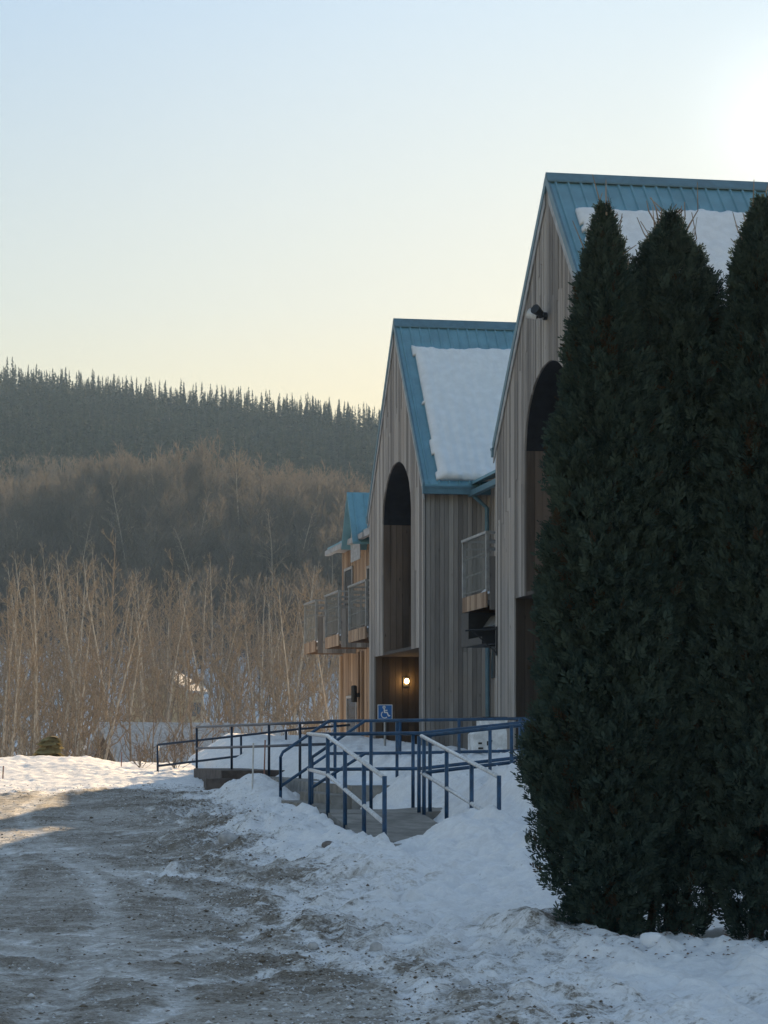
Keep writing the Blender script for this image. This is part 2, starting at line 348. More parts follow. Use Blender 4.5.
# ------------------------------------------------------------------ buildings
RZ = rad(10.37); FLOOR = 1.04
def boards_along(mb, p0, p1, zfun, w, thick, nrm, jit=0.012):
    """upright boards from plan point p0 to p1; zfun(t) -> (z_bottom, z_top) pairs"""
    p0 = Vector((*p0, 0)); p1 = Vector((*p1, 0)); L = (p1 - p0).length; k = max(1, round(L / w)); nv = Vector((*nrm, 0))
    for i in range(k):
        t0, t1 = i / k, (i + 1) / k; q = thick + random.random() * jit
        a, b = p0.lerp(p1, t0), p0.lerp(p1, t1); (zb0, zt0), (zb1, zt1) = zfun(t0 + 1e-4), zfun(t1 - 1e-4)
        g = (p1 - p0).normalized() * 0.004; zm = ((zb0 + zb1) / 2, (zt0 + zt1) / 2)
        e0, e1 = a + nv * 0.006, b + nv * 0.006
        mb.prism8([(p.x, p.y, z) for p, z in zip((a, b, e1, e0), (zb0, zb1, zb1, zb0))] + [(p.x, p.y, z) for p, z in zip((a, b, e1, e0), (zt0, zt1, zt1, zt0))], 0.1)
        a, b = a + g, b - g; ao, bo = a + nv * q, b + nv * q; a, b = a + nv * .0065, b + nv * .0065; P = [a, b, bo, ao]
        zb = [zb0, zb1, zb1, zb0]; zt = [zt0, zt1, zt1, zt0]
        if min(zt) - max(zb) > 2.2 and random.random() < .55:       # butt joint part way up
            zj = random.uniform(max(zb) + .8, min(zt) - .8); q2 = thick + random.random() * jit
            a2, b2 = a - nv * .0065 + nv * q2, b - nv * .0065 + nv * q2; P2 = [a, b, b2, a2]
            mb.prism8([(p.x, p.y, z) for p, z in zip(P, zb)] + [(p.x, p.y, zj) for p in P], random.random())
            mb.prism8([(p.x, p.y, zj + .005) for p in P2] + [(p.x, p.y, z) for p, z in zip(P2, zt)], random.random())
        else:
            mb.prism8([(p.x, p.y, z) for p, z in zip(P, zb)] + [(p.x, p.y, z) for p, z in zip(P, zt)], random.random())
def gable_building(name, label, cen, hw, wallhw, lo, lotop, arc, spring, atop, depth):
    """gable front on b=0, centred on a=cen.  lo: lower opening, arc: arch opening (both as a ranges)"""
    base = loc2w(0, cen, 0); T = thing(name, label, 'building', base, RZ)
    ZR, ZE = 11.46, 7.30; sl = (ZR - ZE) / hw
    gz = lambda a: ZR - abs(a) * sl - 0.03
    lo = [v - cen for v in lo]; arc = [v - cen for v in arc]; ac = sum(arc) / 2; ah = (arc[1] - arc[0]) / 2
    az = lambda a: spring + (atop - spring) * math.sqrt(max(0, 1 - ((a - ac) / ah) ** 2))
    Z0 = 0.2
    mb = MB()
    cuts = sorted(set([-wallhw, lo[0], arc[0], 0.0, arc[1], lo[1], wallhw]))
    for c0, c1 in zip(cuts[:-1], cuts[1:]):
        m = (c0 + c1) / 2
        def zf(t, c0=c0, c1=c1, m=m):
            a = c0 + (c1 - c0) * t
            bot = az(a) if arc[0] < m < arc[1] else (lotop if lo[0] < m < lo[1] else Z0)
            return bot, gz(a)
        boards_along(mb, (0, c0), (0, c1), zf, 0.145 if not arc[0] < m < arc[1] else 0.1, 0.03, (-1, 0))
    mb.build('front_wall', M['wood'], T)
    mb = MB()
    for s in (-1, 1):
        zt = gz(wallhw) - 0.05
        boards_along(mb, (0.02, s * wallhw), (depth, s * wallhw), lambda t: (Z0, zt), 0.105, 0.03, (0, s), 0.012)
        mb.box(-0.045, 0.0, s * wallhw - 0.07, s * (wallhw) + 0.07, Z0, zt, 0.75)
    boards_along(mb, (depth, -wallhw), (depth, wallhw), lambda t: (Z0, gz(-wallhw + 2 * wallhw * t)), 0.2, 0.03, (1, 0))
    mb.build('side_wall', M['wood'], T)
    # recess behind the arch: two side cheeks, back, dark barrel vault
    D = 2.4; mb = MB()
    for s, a in ((-1, arc[1]), (1, arc[0])):
        boards_along(mb, (0.0, a), (D, a), lambda t: (lotop, spring), 0.15, 0.02, (0, s))
    boards_along(mb, (D, arc[0]), (D, arc[1]), lambda t: (lotop, az(arc[0] + (arc[1] - arc[0]) * t)), 0.15, 0.02, (-1, 0))
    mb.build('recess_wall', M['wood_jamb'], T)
    mb = MB(); K = 28; vs = []
    for i in range(K + 1):
        an = math.pi * i / K; a = ac - ah * math.cos(an) * 0.997; z = spring + (atop - spring) * math.sin(an) * 0.997
        vs += [(0.0, a, z), (D, a, z)]
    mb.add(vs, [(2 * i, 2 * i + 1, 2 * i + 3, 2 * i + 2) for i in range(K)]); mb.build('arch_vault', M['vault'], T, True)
    # porch below
    mb = MB(); D2 = 3.4
    for s, a in ((-1, lo[1]), (1, lo[0])):
        boards_along(mb, (0.0, a), (D2, a), lambda t: (Z0, lotop), 0.16, 0.02, (0, s))
    boards_along(mb, (D2, lo[0]), (D2, lo[1]), lambda t: (Z0, lotop), 0.16, 0.02, (-1, 0))
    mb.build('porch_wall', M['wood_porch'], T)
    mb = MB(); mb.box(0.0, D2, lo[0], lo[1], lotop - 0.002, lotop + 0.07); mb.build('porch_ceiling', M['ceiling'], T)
    mb = MB(); dz = FLOOR; mb.box(D2 - 0.09, D2 - 0.03, ac - 0.5, ac + 0.5, dz, dz + 2.1); d = mb.build('door', M['brown_siding'], T)
    mb = MB(); mb.box(D2 - 0.11, D2 - 0.095, ac - 0.3, ac + 0.3, dz + 1.0, dz + 1.9); mb.build('door_glass', M['glass'], d)
    # roof with ribs
    mb = MB(); b0 = -0.035; b1 = depth + 0.2; th = 0.05
    for s in (-1, 1):
        P = lambda b, a, dz: (b, s * a, ZR - a * sl + dz)
        e = hw
        q = [P(b0, 0, 0), P(b1, 0, 0), P(b1, e, 0), P(b0, e, 0)]; q2 = [P(b0, 0, th), P(b1, 0, th), P(b1, e, th), P(b0, e, th)]
        mb.prism8(q + q2 if s < 0 else q[::-1] + q2[::-1])
        bb = b0 + 0.1
        while bb < b1 - 0.05:
            r = [P(bb - 0.03, 0.05, th), P(bb + 0.03, 0.05, th), P(bb + 0.03, e - 0.003, th), P(bb - 0.03, e - 0.003, th)]
            r2 = [P(bb - 0.012, 0.05, th + 0.05), P(bb + 0.012, 0.05, th + 0.05), P(bb + 0.012, e - 0.003, th + 0.05), P(bb - 0.012, e - 0.003, th + 0.05)]
            mb.prism8(r + r2 if s < 0 else r[::-1] + r2[::-1]); bb += 0.225
    R = mb.build('roof', M['roof'], T)
    mb = MB()
    for s in (-1, 1):
        P = lambda b, a, dz: (b, s * a, ZR - a * sl + dz)
        q = [P(b0 - 0.04, 0, th + 0.054), P(b1, 0, th + 0.054), P(b1, 0.17, th + 0.054), P(b0 - 0.04, 0.17, th + 0.054)]
        q2 = [(x, y, z + 0.025) for x, y, z in q]; mb.prism8(q + q2 if s < 0 else q[::-1] + q2[::-1])
    mb.build('ridge_cap', M['trim'], R)
    mb = MB()
    for s in (-1, 1):
        P = lambda b, a, dz: (b, s * a, ZR - a * sl + dz)
        q = [P(b0 - 0.045, 0.0, -0.10), P(b0 - 0.005, 0.0, -0.10), P(b0 - 0.005, hw, -0.10), P(b0 - 0.045, hw, -0.10)]
        q2 = [(x, y, z + 0.19) for x, y, z in q]; mb.prism8(q + q2 if s < 0 else q[::-1] + q2[::-1])
    mb.build('rake_trim', M['trim'], R)
    mb = MB()
    for s in (-1, 1):
        P = lambda b, a, dz: (b, s * a, ZR - a * sl + dz)
        q = [P(-0.066, 0.12, -0.30), P(-0.044, 0.12, -0.30), P(-0.044, hw - 0.02, -0.30), P(-0.066, hw - 0.02, -0.30)]
        q2 = [(x, y, z + 0.24) for x, y, z in q]; mb.prism8(q + q2 if s < 0 else q[::-1] + q2[::-1], 0.95)
    mb.build('rake_board', M['gutter'], R)
    for s in (-1, 1):
        mb = MB(); y0, y1 = sorted((s * (hw - 0.06), s * (hw + 0.07)))
        mb.box(-0.09, depth, y0, y1, ZE - 0.16, ZE - 0.005); mb.box(-0.1, depth + 0.01, y0 - 0.012, y1 + 0.012, ZE - 0.03, ZE + 0.008)
        mb.build('gutter', M['trim'], R)
    return T, sl
house2, SL2 = gable_building('gabled_building', 'grey wooden gabled building with a lit porch lamp below its tall arch', 56.72, 3.55, 3.3,
    (53.85, 59.45), 3.82, (54.75, 58.35), 6.93, 8.22, 9.0)
house1, SL1 = gable_building('gabled_building', 'grey wooden gabled building rising directly behind the dark cedars, nearer of the two', 42.34, 4.12, 3.92,
    (39.6, 44.85), 4.35, (40.6, 44.05), 6.96, 8.3, 9.5)

# snow lying on the near roof slopes
def roof_snow(label, cen, hw, b0, s0, s_end, seed):
    sl = (11.46 - 7.30) / hw; an = math.atan(sl); L = hw / math.cos(an)
    nb, ns = 170, 90; bs = np.linspace(b0 - 0.15, 9.0, nb); ss = np.linspace(s0 - 0.3, L - s_end, ns)
    B, SS = np.meshgrid(bs, ss)
    nz = fbm(B * 2.0, SS * 2.0, 4, seed); nz2 = fbm(B * 7, SS * 7, 2, seed + 9)
    e1 = smooth(0, 0.16, B - b0 - 0.15 * nz - 0.04 * nz2); e2 = smooth(0, 0.2, SS - s0 - 0.36 * nz - 0.10 * nz2 + 0.012 * B)
    e3 = smooth(0, 0.08, (L - s_end) - SS + 0.15 * np.maximum(nz2, -0.2) - 0.02)
    H = 0.15 * np.minimum(np.minimum(np.sqrt(e1), np.sqrt(e2)), np.sqrt(np.clip(e3, 0, 1))) * (1 + 0.55 * nz + .08 * np.cos(2 * np.pi * B / .225)) + 0.03
    keep = (e1 > 0.01) & (e2 > 0.01) & (e3 > 0.005)
    A = -SS * math.cos(an) - H * math.sin(an); Z = 11.46 + 0.05 - SS * math.sin(an) + H * math.cos(an)
    pts = np.stack([B, A, Z], -1).reshape(-1, 3); idx = np.arange(B.size).reshape(B.shape)
    q = keep[:-1, :-1] & keep[1:, :-1] & keep[1:, 1:] & keep[:-1, 1:]
    F = np.stack([idx[:-1, :-1], idx[:-1, 1:], idx[1:, 1:], idx[1:, :-1]], -1)[q][:, ::-1]
    # underside
    A0 = -SS * math.cos(an) - 0.004 * math.sin(an); Z0 = 11.51 - SS * math.sin(an) + 0.004 * math.cos(an)
    pts2 = np.stack([B, A0, Z0], -1).reshape(-1, 3); F2 = F[:, ::-1] + len(pts)
    ed = {}
    for f in F:
        for i in range(4):
            e = (int(f[i]), int(f[(i + 1) % 4]))
            if (e[1], e[0]) in ed: del ed[(e[1], e[0])]
            else: ed[e] = 1
    skirt = np.array([(b_, a_, a_ + len(pts), b_ + len(pts)) for a_, b_ in ed])
    o = np_mesh('roof_snow', np.concatenate([pts, pts2]), np.concatenate([F, F2, skirt]), M['snow'], smoothf=True)
    base = loc2w(0, cen, 0); o.location = base; o.rotation_euler = (0, 0, RZ)
    tag(o, label, 'snow')
roof_snow('snow sheet on the blue roof of the farther gabled building', 56.72, 3.55, 0.22, 0.95, 0.06, 60)
roof_snow('snow sheet on the blue roof behind the cedar tops', 42.34, 4.12, 0.24, 1.05, 0.3, 77)

# linking wing between the gables and the far wing with three balconies
def wing(name, label, a0, a1, bw, ztop, warm, depth=7.5, over=0.45, pitch=0.3):
    T = thing(name, label, 'building', loc2w(bw, a0, 0), RZ)
    L = a1 - a0; mb = MB()
    boards_along(mb, (0, 0), (0, L), lambda t: (0.2, ztop), 0.15, 0.03, (-1, 0))
    boards_along(mb, (0, L), (depth, L), lambda t: (0.2, ztop + min(t, 1 - t) * depth * pitch), 0.16, 0.03, (0, 1))
    boards_along(mb, (0, 0), (depth, 0), lambda t: (0.2, ztop), 0.16, 0.03, (0, -1))
    mb.build('wall', warm, T)
    mb = MB(); h = depth / 2
    for s in (-1, 1):
        P = lambda a, d, dz: (h + s * d, a, ztop + 0.05 + (h - d) * pitch + dz)
        q = [P(-0.0, 0, 0), P(L + 0.12, 0, 0), P(L + 0.12, h + over, 0), P(0.0, h + over, 0)]; q2 = [(x, y, z + 0.06) for x, y, z in q]
        mb.prism8(q + q2 if s > 0 else q[::-1] + q2[::-1])
    R = mb.build('roof', M['roof'], T)
    return T, R
link, lr = wing('connecting_wing', 'set-back wooden wing between the two gables, carrying one balcony', 46.3, 53.4, 1.45, 7.45, M['wood'])
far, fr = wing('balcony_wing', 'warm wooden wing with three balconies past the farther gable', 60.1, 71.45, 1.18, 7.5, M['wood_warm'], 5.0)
mb = MB(); mb.box(-0.60, -0.46, 4.6, 11.0, 7.2, 7.34); mb.box(-0.46, 0.0, 4.6, 11.0, 7.30, 7.34); mb.build('gutter', M['gutter'], fr)
mb = MB(); mb.box(-0.62, -0.44, 0.2, 4.3, 7.18, 7.36); mb.box(-0.44, 0.0, 0.2, 4.3, 7.30, 7.34); mb.build('gutter', M['gutter'], fr)
mb = MB(); mb.box(-0.50, -0.38, 0.0, 7.0, 7.10, 7.22); mb.build('gutter', M['trim'], lr)
# dormer of the far wing
dc = 66.3 - 60.1
mb = MB(); zz = 6.7
while zz < 7.3:
    mb.box(-0.52, -0.50, dc - 0.75, dc + 0.75, zz, zz + 0.11, random.random()); zz += 0.115
boards_along(mb, (-0.5, dc - 0.8), (-0.5, dc + 0.8), lambda t: (7.3, 8.42 - abs(t - .5) * 2 * 1.1), 0.1, 0.02, (-1, 0))
D = mb.build('dormer', M['gutter'], far)
mb = MB()
for s in (-1, 1):
    P = lambda b, d, dz: (b, dc + s * d, 8.5 - d * 1.5 + dz)
    q = [P(-0.75, 0, 0), P(2.2, 0, 0), P(2.2, 0.95, 0), P(-0.75, 0.95, 0)]; q2 = [(x, y, z + 0.06) for x, y, z in q]
    mb.prism8(q + q2 if s < 0 else q[::-1] + q2[::-1])
    for i in range(9):
        b = -0.6 + i * 0.3
        q = [P(b, 0.03, .06), P(b + .04, 0.03, .06), P(b + .04, 0.94, .06), P(b, 0.94, .06)]; q2 = [(x, y, z + 0.04) for x, y, z in q]
        mb.prism8(q + q2 if s < 0 else q[::-1] + q2[::-1])
mb.build('dormer_roof', M['roof'], D)
# windows and trim boards on the far wing's front
def window(parent, a0, a1, z0, z1, b=-0.05):
    mb = MB(); f = 0.07
    mb.box(b - 0.04, b, a0, a0 + f, z0, z1); mb.box(b - 0.04, b, a1 - f, a1, z0, z1); mb.box(b - 0.04, b, a0 + f, a1 - f, z1 - f, z1); mb.box(b - 0.04, b, a0 + f, a1 - f, z0, z0 + f)
    fr_ = mb.build('window', M['gutter'], parent); mb = MB(); mb.box(b - 0.012, b + 0.002, a0 + f, a1 - f, z0 + f, z1 - f); mb.build('pane', M['glass'], fr_)
for a0, a1, z0, z1 in ((9.3, 10.7, 4.7, 6.8), (5.6, 6.9, 4.7, 6.6), (8.6, 10.3, 1.3, 3.1), (1.5, 2.9, 4.7, 6.8)): window(far, a0, a1, z0, z1)
for a in (11.2, 8.1, 7.6, 4.6):
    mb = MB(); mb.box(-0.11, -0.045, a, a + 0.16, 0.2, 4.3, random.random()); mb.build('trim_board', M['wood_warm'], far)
# arched window, downpipe on the linking wing
mb = MB(); pts = [(6.22 + 0.4 * math.cos(math.pi * i / 14), 3.3 + 0.62 * math.sin(math.pi * i / 14)) for i in range(15)]
for i in range(14):
    (y0, z0), (y1, z1) = pts[i], pts[i + 1]
    mb.prism8([(-0.07, y1, 3.12), (-0.045, y1, 3.12), (-0.045, y0, 3.12), (-0.07, y0, 3.12), (-0.07, y1, z1), (-0.045, y1, z1), (-0.045, y0, z0), (-0.07, y0, z0)])
mb.build('arched_window', M['glass'], link)
mb = MB(); mb.tube([(-0.42, 6.75, 7.1), (-0.12, 6.8, 6.85), (-0.1, 6.8, 1.2)], 0.05, 10); mb.build('downpipe', M['trim'], link)

def balcony(label, a0, a1, depth, warm):
    T = thing('balcony', label, 'balcony', loc2w(0, a0, 4.33), RZ, 'balconies on the wooden wings'); L = a1 - a0
    mb = MB(); mb.box(0.02, depth, 0.02, L - 0.02, 0.14, 0.26); mb.build('floor', M['wood'], T)
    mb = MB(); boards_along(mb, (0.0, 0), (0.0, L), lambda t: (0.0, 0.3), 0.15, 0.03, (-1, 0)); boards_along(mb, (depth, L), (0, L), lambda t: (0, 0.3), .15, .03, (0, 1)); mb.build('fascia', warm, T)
    mb = MB(); boards_along(mb, (0.04, 0.0), (depth, 0.0), lambda t: (-0.05, 0.98), 0.14, 0.03, (0, -1)); mb.build('side_panel', M['wood'], T)
    mb = MB()
    for y in (0.0, L): mb.box(-0.035, 0.03, y - 0.035, y + 0.035, 0.3, 1.45)
    mb.box(-0.05, 0.04, -0.05, L + 0.05, 1.42, 1.47)
    for y in (0.0, L): mb.box(0.04, depth, y - 0.03, y + 0.03, 1.42, 1.46)
    for z in (1.12, 1.27): mb.box(0.03, depth, -0.018, 0.018, z, z + 0.035); mb.box(0.03, depth, L - 0.018, L + 0.018, z, z + 0.035)
    mb.box(0.55, 0.6, -0.02, 0.02, 0.98, 1.42)
    mb.build('railing_frame', M['metal'], T)
    mb = MB(); k = int(L / 0.1)
    for i in range(1, k): mb.box(-0.006, 0.0, i * L / k - 0.009, i * L / k + 0.009, 0.36, 1.42)
    for z in (0.36, 0.7, 1.05): mb.box(0.008, 0.02, 0.02, L - 0.02, z, z + 0.03)
    mb.build('screen', M['screen'], T)
    xs_ = np.linspace(0.05, depth - 0.05, 14); ys_ = np.linspace(0.05, L - 0.05, 22); X_, Y_ = np.meshgrid(xs_, ys_)
    Z_ = 0.262 + 0.33 * smooth(0, .5, X_) * (1 - 0.5 * smooth(depth - .4, depth, X_)) * (0.7 + 0.9 * fbm(X_ * 3 + a0, Y_ * 2, 3, 5)) * smooth(0, .2, Y_ - .05) * smooth(0, .2, L - .05 - Y_)
    id_ = np.arange(X_.size).reshape(X_.shape); F_ = np.stack([id_[:-1, :-1], id_[:-1, 1:], id_[1:, 1:], id_[1:, :-1]], -1).reshape(-1, 4)
    o = np_mesh('balcony_snow', np.stack([X_, Y_, Z_], -1).reshape(-1, 3), F_, M['snow'], smoothf=True)
    o.location = T.location; o.rotation_euler = T.rotation_euler
    tag(o, 'snow drift on the floor of the ' + label, 'snow', 'snow on the balconies')
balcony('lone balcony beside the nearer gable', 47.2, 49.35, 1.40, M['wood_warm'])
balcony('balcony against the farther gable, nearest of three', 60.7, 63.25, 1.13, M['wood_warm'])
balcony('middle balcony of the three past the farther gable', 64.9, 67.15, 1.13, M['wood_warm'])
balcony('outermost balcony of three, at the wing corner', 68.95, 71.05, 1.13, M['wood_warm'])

# ------------------------------------------------------------------ porch lamp, sconce, floodlight, lamp arm, hood
def W(b, a, z): return loc2w(b, a, z)
# farther gable's porch: far cheek at a=59.43
L = thing('porch_lamp', 'lit round porch lamp glowing on the brown wall of the arched entrance', 'lamp', W(0.74, 59.41, 3.2), RZ)
mb = MB(); mb.box(-0.07, 0.07, -0.03, 0.0, -0.1, 0.12); mb.tube([(0, -0.02, 0.1), (0, -0.12, 0.13)], 0.015); mb.build('bracket', M['black'], L)
def sphere(mb, c, r, seg=12, rings=8, sz=1.0):
    o = len(mb.v); c = Vector(c); vs = []
    for i in range(rings + 1):
        th = math.pi * i / rings
        for k in range(seg):
            ph = 2 * math.pi * k / seg; vs.append(c + Vector((r * math.sin(th) * math.cos(ph), r * math.sin(th) * math.sin(ph), r * sz * math.cos(th))))
    mb.add(vs, [(i * seg + k, (i + 1) * seg + k, (i + 1) * seg + (k + 1) % seg, i * seg + (k + 1) % seg) for i in range(rings) for k in range(seg)])
mb = MB(); sphere(mb, (0, -0.12, 0.03), 0.052, sz=1.2); mb.build('globe', M['glow'], L, True)
pl = bpy.data.lights.new('porch_lamp_light', 'POINT'); pl.energy = 0.45; pl.color = (1, .6, .25); pl.shadow_soft_size = 0.08
po = bpy.data.objects.new('porch_lamp_light', pl); COL.objects.link(po); po.parent = L; po.location = (0, -0.26, 0.03)
L = thing('wall_sconce', 'dark cylindrical wall sconce on the warm wood under the balconies', 'lamp', W(1.08, 68.0, 2.9), RZ)
mb = MB(); mb.tube([(-0.16, 0, -0.02), (-0.16, 0, 0.42)], 0.085, 14); mb.tube([(-0.16, 0, 0.42), (-0.16, 0, 0.45)], [0.085, 0.05], 14); mb.build('shade', M['black'], L)
mb = MB(); mb.box(-0.09, 0.0, -0.04, 0.04, 0.12, 0.24); mb.build('bracket', M['black'], L)
L = thing('floodlight', 'twin-head security floodlight high on the nearer gable', 'floodlight', W(-0.05, 42.34 + 0.05, 9.1), RZ)
mb = MB(); mb.tube([(-0.0, 0, 0), (-0.06, 0, 0)], 0.07, 12); mb.tube([(-0.05, 0, 0), (-0.16, 0.14, 0.0)], 0.02); mb.tube([(-0.05, 0, 0), (-0.16, -0.14, -0.05)], 0.02); mb.build('bracket', M['black'], L)
for s in (-1, 1):
    mb = MB(); mb.tube([(-0.13, s * 0.12, 0.02), (-0.26, s * 0.22, 0.08)], [0.06, 0.09], 12); mb.build('lamp_head', M['white'] if s > 0 else M['black'], L)
# sign bracket on the corner of the nearer gable
L = thing('wall_bracket', 'rusty iron bracket arm sticking out from the nearer gable corner', 'bracket', W(-0.05, 46.2, 3.7), RZ)
mb = MB(); mb.box(-0.02, 0.0, -0.03, 0.03, -0.35, 0.2); mb.tube([(-0.01, 0, 0.15), (-0.6, 0.05, 0.12)], 0.018); mb.tube([(-0.01, 0, -0.3), (-0.45, 0.05, 0.11)], 0.014); mb.build('arm', M['black'], L)
# hood and duct under the lone balcony
L = thing('vent_hood', 'dark boxy vent hood with a pale lid below the lone balcony', 'vent hood', W(0.0, 47.2, 3.5), RZ)
mb = MB(); mb.box(0.0, 1.35, 1.72, 2.4, 0.14, 0.82); mb.box(0.0, 0.3, 0.5, 1.72, 0.14, 0.28); mb.build('housing', M['black'], L)
mb = MB(); mb.prism8([(0.3, 0.2, 0.52), (1.38, 0.2, 0.52), (1.38, 1.72, 0.52), (0.3, 1.72, 0.52), (0.45, 0.2, 0.74), (1.38, 0.2, 0.74), (1.38, 1.72, 0.74), (0.45, 1.72, 0.74)]); mb.build('lid', M['metal'], L)

# ------------------------------------------------------------------ concrete: platform, stairs, ramps
def slab_thing(name, label, cat, mat, parts):
    T = thing(name, label, cat, (0, 0, 0))
    for nm, bm, m in parts: bm.build(nm, m, T)
    return T
def quadslab(mb, c, z0, z1s):                 # corners as (b,a), top heights per corner
    P = [loc2w(b, a, z0) for b, a in c]; Q = [loc2w(b, a, z) for (b, a), z in zip(c, z1s)]
    mb.prism8([tuple(p) for p in P + Q])
PB = -4.4
aF = 36.9                                      # front edge of platform
mb = MB(); quadslab(mb, [(PB, aF), (-0.06, aF), (-0.06, 54.2), (PB, 54.2)], 0.2, [FLOOR] * 4)
quadslab(mb, [(-0.06, 53.9), (3.4, 53.9), (3.4, 59.4), (-0.06, 59.4)], 0.3, [FLOOR] * 4)
quadslab(mb, [(PB, 54.2), (-0.06, 54.2), (-0.06, 60), (PB, 60)], 0.3, [FLOOR - .004] * 4)
st = MB()
for i, (b0, z) in enumerate(((PB - 0.3, 0.90), (PB - 0.6, 0.76), (PB - 0.9, 0.64))):
    quadslab(st, [(b0, aF + 0.1), (b0 + 0.3, aF + 0.1), (b0 + 0.3, 40.2), (b0, 40.2)], 0.2, [z] * 4)
low = MB(); quadslab(low, [(-5.0, 48.7), (-1.5, 48.7), (-1.5, 54.0), (-5.0, 54.0)], 0.2, [1.16] * 4); lo2 = MB(); quadslab(lo2, [(-5.35, 48.25), (-1.5, 48.25), (-1.5, 48.695), (-5.35, 48.695)], 0.2, [1.01] * 4)
T = thing('entrance_platform', 'raised concrete entrance platform with steps, in front of the wooden buildings', 'platform', loc2w(PB, aF, 0.2))
for nm, bm, m in (('deck', mb, M['concrete']), ('step', st, M['concrete']), ('upper_deck', low, M['concrete_dark']), ('step', lo2, M['concrete_dark'])):
    bm.v = [tuple(Vector(v) - T.location) for v in bm.v]; bm.build(nm, m, T)
CB, DB = -5.36, -4.13                         # ramp edges
T = thing('access_ramp', 'concrete access ramp with a level landing between the pale-topped rails', 'ramp', loc2w(CB, 28.0, 0.2))
mb = MB(); quadslab(mb, [(CB, 28.2), (DB, 28.2), (DB, 33.0), (CB, 33.0)], 0.0, [.30, .30, .74, .74]); quadslab(mb, [(CB, 33.0), (DB, 33.0), (DB, 34.9), (CB, 34.9)], 0.0, [.744] * 4)
quadslab(mb, [(DB, 33.0), (-0.6, 33.0), (-0.6, 34.9), (DB, 34.9)], 0.0, [.744, FLOOR, FLOOR, .744])
mb.v = [tuple(Vector(v) - T.location) for v in mb.v]; mb.build('ramp_slab', M['concrete'], T)

# ------------------------------------------------------------------ railings
def railing(label, rails, posts, r=0.024, mat='rail', pale=None, group='pipe railings round the entrance'):
    """rails: list of (part name, points, material); posts: list of (foot, top)"""
    org = Vector(posts[0][0]); T = thing('railing', label, 'railing', org, 0, group)
    for nm, pts, mt in rails:
        mb = MB(); mb.tube([Vector(p) - org for p in pts], r, 10); 
        mb.build(nm, M[mt], T, True)
    for f, t in posts:
        mb = MB(); mb.tube([Vector(f) - org, Vector(t) - org], r, 10); mb.tube([Vector(f) - org, Vector(f) - org + Vector((0, 0, 0.015))], r * 2.2, 10); mb.build('post', M[mat], T, True)
    return T
def V(x, Y, y): return px(x, Y, y)
def uY(u, x): return 2400 * u / (x + 55)      # depth at which pixel column x meets the line Xc=u
def on(u, x, y): return V(x, uY(u, x), y)
def post(u, x, ytop, zfoot):
    t = on(u, x, ytop); return ((t.x, t.y, zfoot), tuple(t))
C_, D_ = 5.05, 6.30
railing('pale-topped blue ramp rail nearest the driveway',
    [('top_rail', [on(C_, 309, 734), on(C_, 327.5, 736), on(C_, 383, 776.5)], 'rail_pale'),
     ('mid_rail', [on(C_, 309, 769.5), on(C_, 327.5, 774.5), on(C_, 383, 822)], 'rail_pale')],
    [post(C_, 310, 734.5, .70), post(C_, 327.8, 736.5, .62), post(C_, 345, 749, .5), post(C_, 364, 763, .38), post(C_, 384.5, 776, .26)], 0.027)
railing('pale-topped blue ramp rail half buried in the high snowbank',
    [('top_rail', [on(D_, 421.6, 736), on(D_, 497, 776)], 'rail_pale'), ('mid_rail', [on(D_, 422, 773), on(D_, 497, 819)], 'rail_pale')],
    [post(D_, 424, 737, .6), post(D_, 446.6, 749, .5), post(D_, 471.6, 763, .4), post(D_, 499, 775.5, .3)], 0.026)
yG, yE = 33.4, 31.75
railing('blue rail behind the ramp landing, bending up along the cross ramp',
    [('top_rail', [V(311, yG, 734.3), V(421, yG + .2, 733.2), V(524, yG + .45, 722.5), V(560, yG + .6, 718)], 'rail'),
     ('mid_rail', [V(311, yG, 769.5), V(421, yG + .2, 768.6), V(524, yG + .45, 757), V(560, yG + .6, 752)], 'rail')],
    [((V(x, yG + .2, 0).x, yG + .2, z), tuple(V(x, yG + .2, y))) for x, y, z in ((371, 733.5, .7), (413, 733.3, .7), (490, 726.2, .8), (521, 722.8, .9))], 0.025)
railing('blue cross-ramp rail rising from the ramp corner towards the cedars',
    [('top_rail', [V(421, yE, 736), V(524, yE + .25, 725), V(560, yE + .35, 720)], 'rail'), ('mid_rail', [V(421, yE, 773), V(524, yE + .25, 761), V(560, yE + .35, 756)], 'rail')],
    [((V(x, yE + .1, 0).x, yE + .1, z), tuple(V(x, yE + .1, y))) for x, y, z in ((419, 736, .6), (430, 735.2, .6), (511.5, 726.5, .75), (524, 725, .8))], 0.025)
yA, yB = 39.2, 35.9
railing('blue stair rail on the far side of the entrance steps',
    [('top_rail', [V(280.5, yA, 790), V(280.5, yA, 757), V(283, yA, 752), V(329, yA, 721), V(420, yA + .4, 720.5)], 'rail'), ('mid_rail', [V(281, yA, 786), V(329, yA, 753.5), V(420, yA + .4, 752.8)], 'rail')],
    [((V(280.5, yA, 0).x, yA, .5), tuple(V(280.5, yA, 757))), ((V(335, yA, 0).x, yA, .9), tuple(V(335, yA, 721))), ((V(400, yA, 0).x, yA + .3, 1.0), tuple(V(400, yA + .3, 720.5)))], 0.026)
railing('long blue rail along the platform front, sloping down beside the entrance steps',
    [('top_rail', [V(311, yB, 758), V(365, yB, 720.8), V(459, yB + .35, 719.6), V(560, yB + .7, 718)], 'rail'), ('mid_rail', [V(311, yB, 788), V(365, yB, 753.5), V(459, yB + .35, 752), V(560, yB + .7, 750)], 'rail')],
    [((V(x, yB + .2, 0).x, yB + .2, z), tuple(V(x, yB + .2, y))) for x, y, z in ((312, 758, .55), (371, 721, .95), (397, 720.6, 1.03), (459, 719.6, 1.03), (520, 718.8, 1.03))], 0.024)
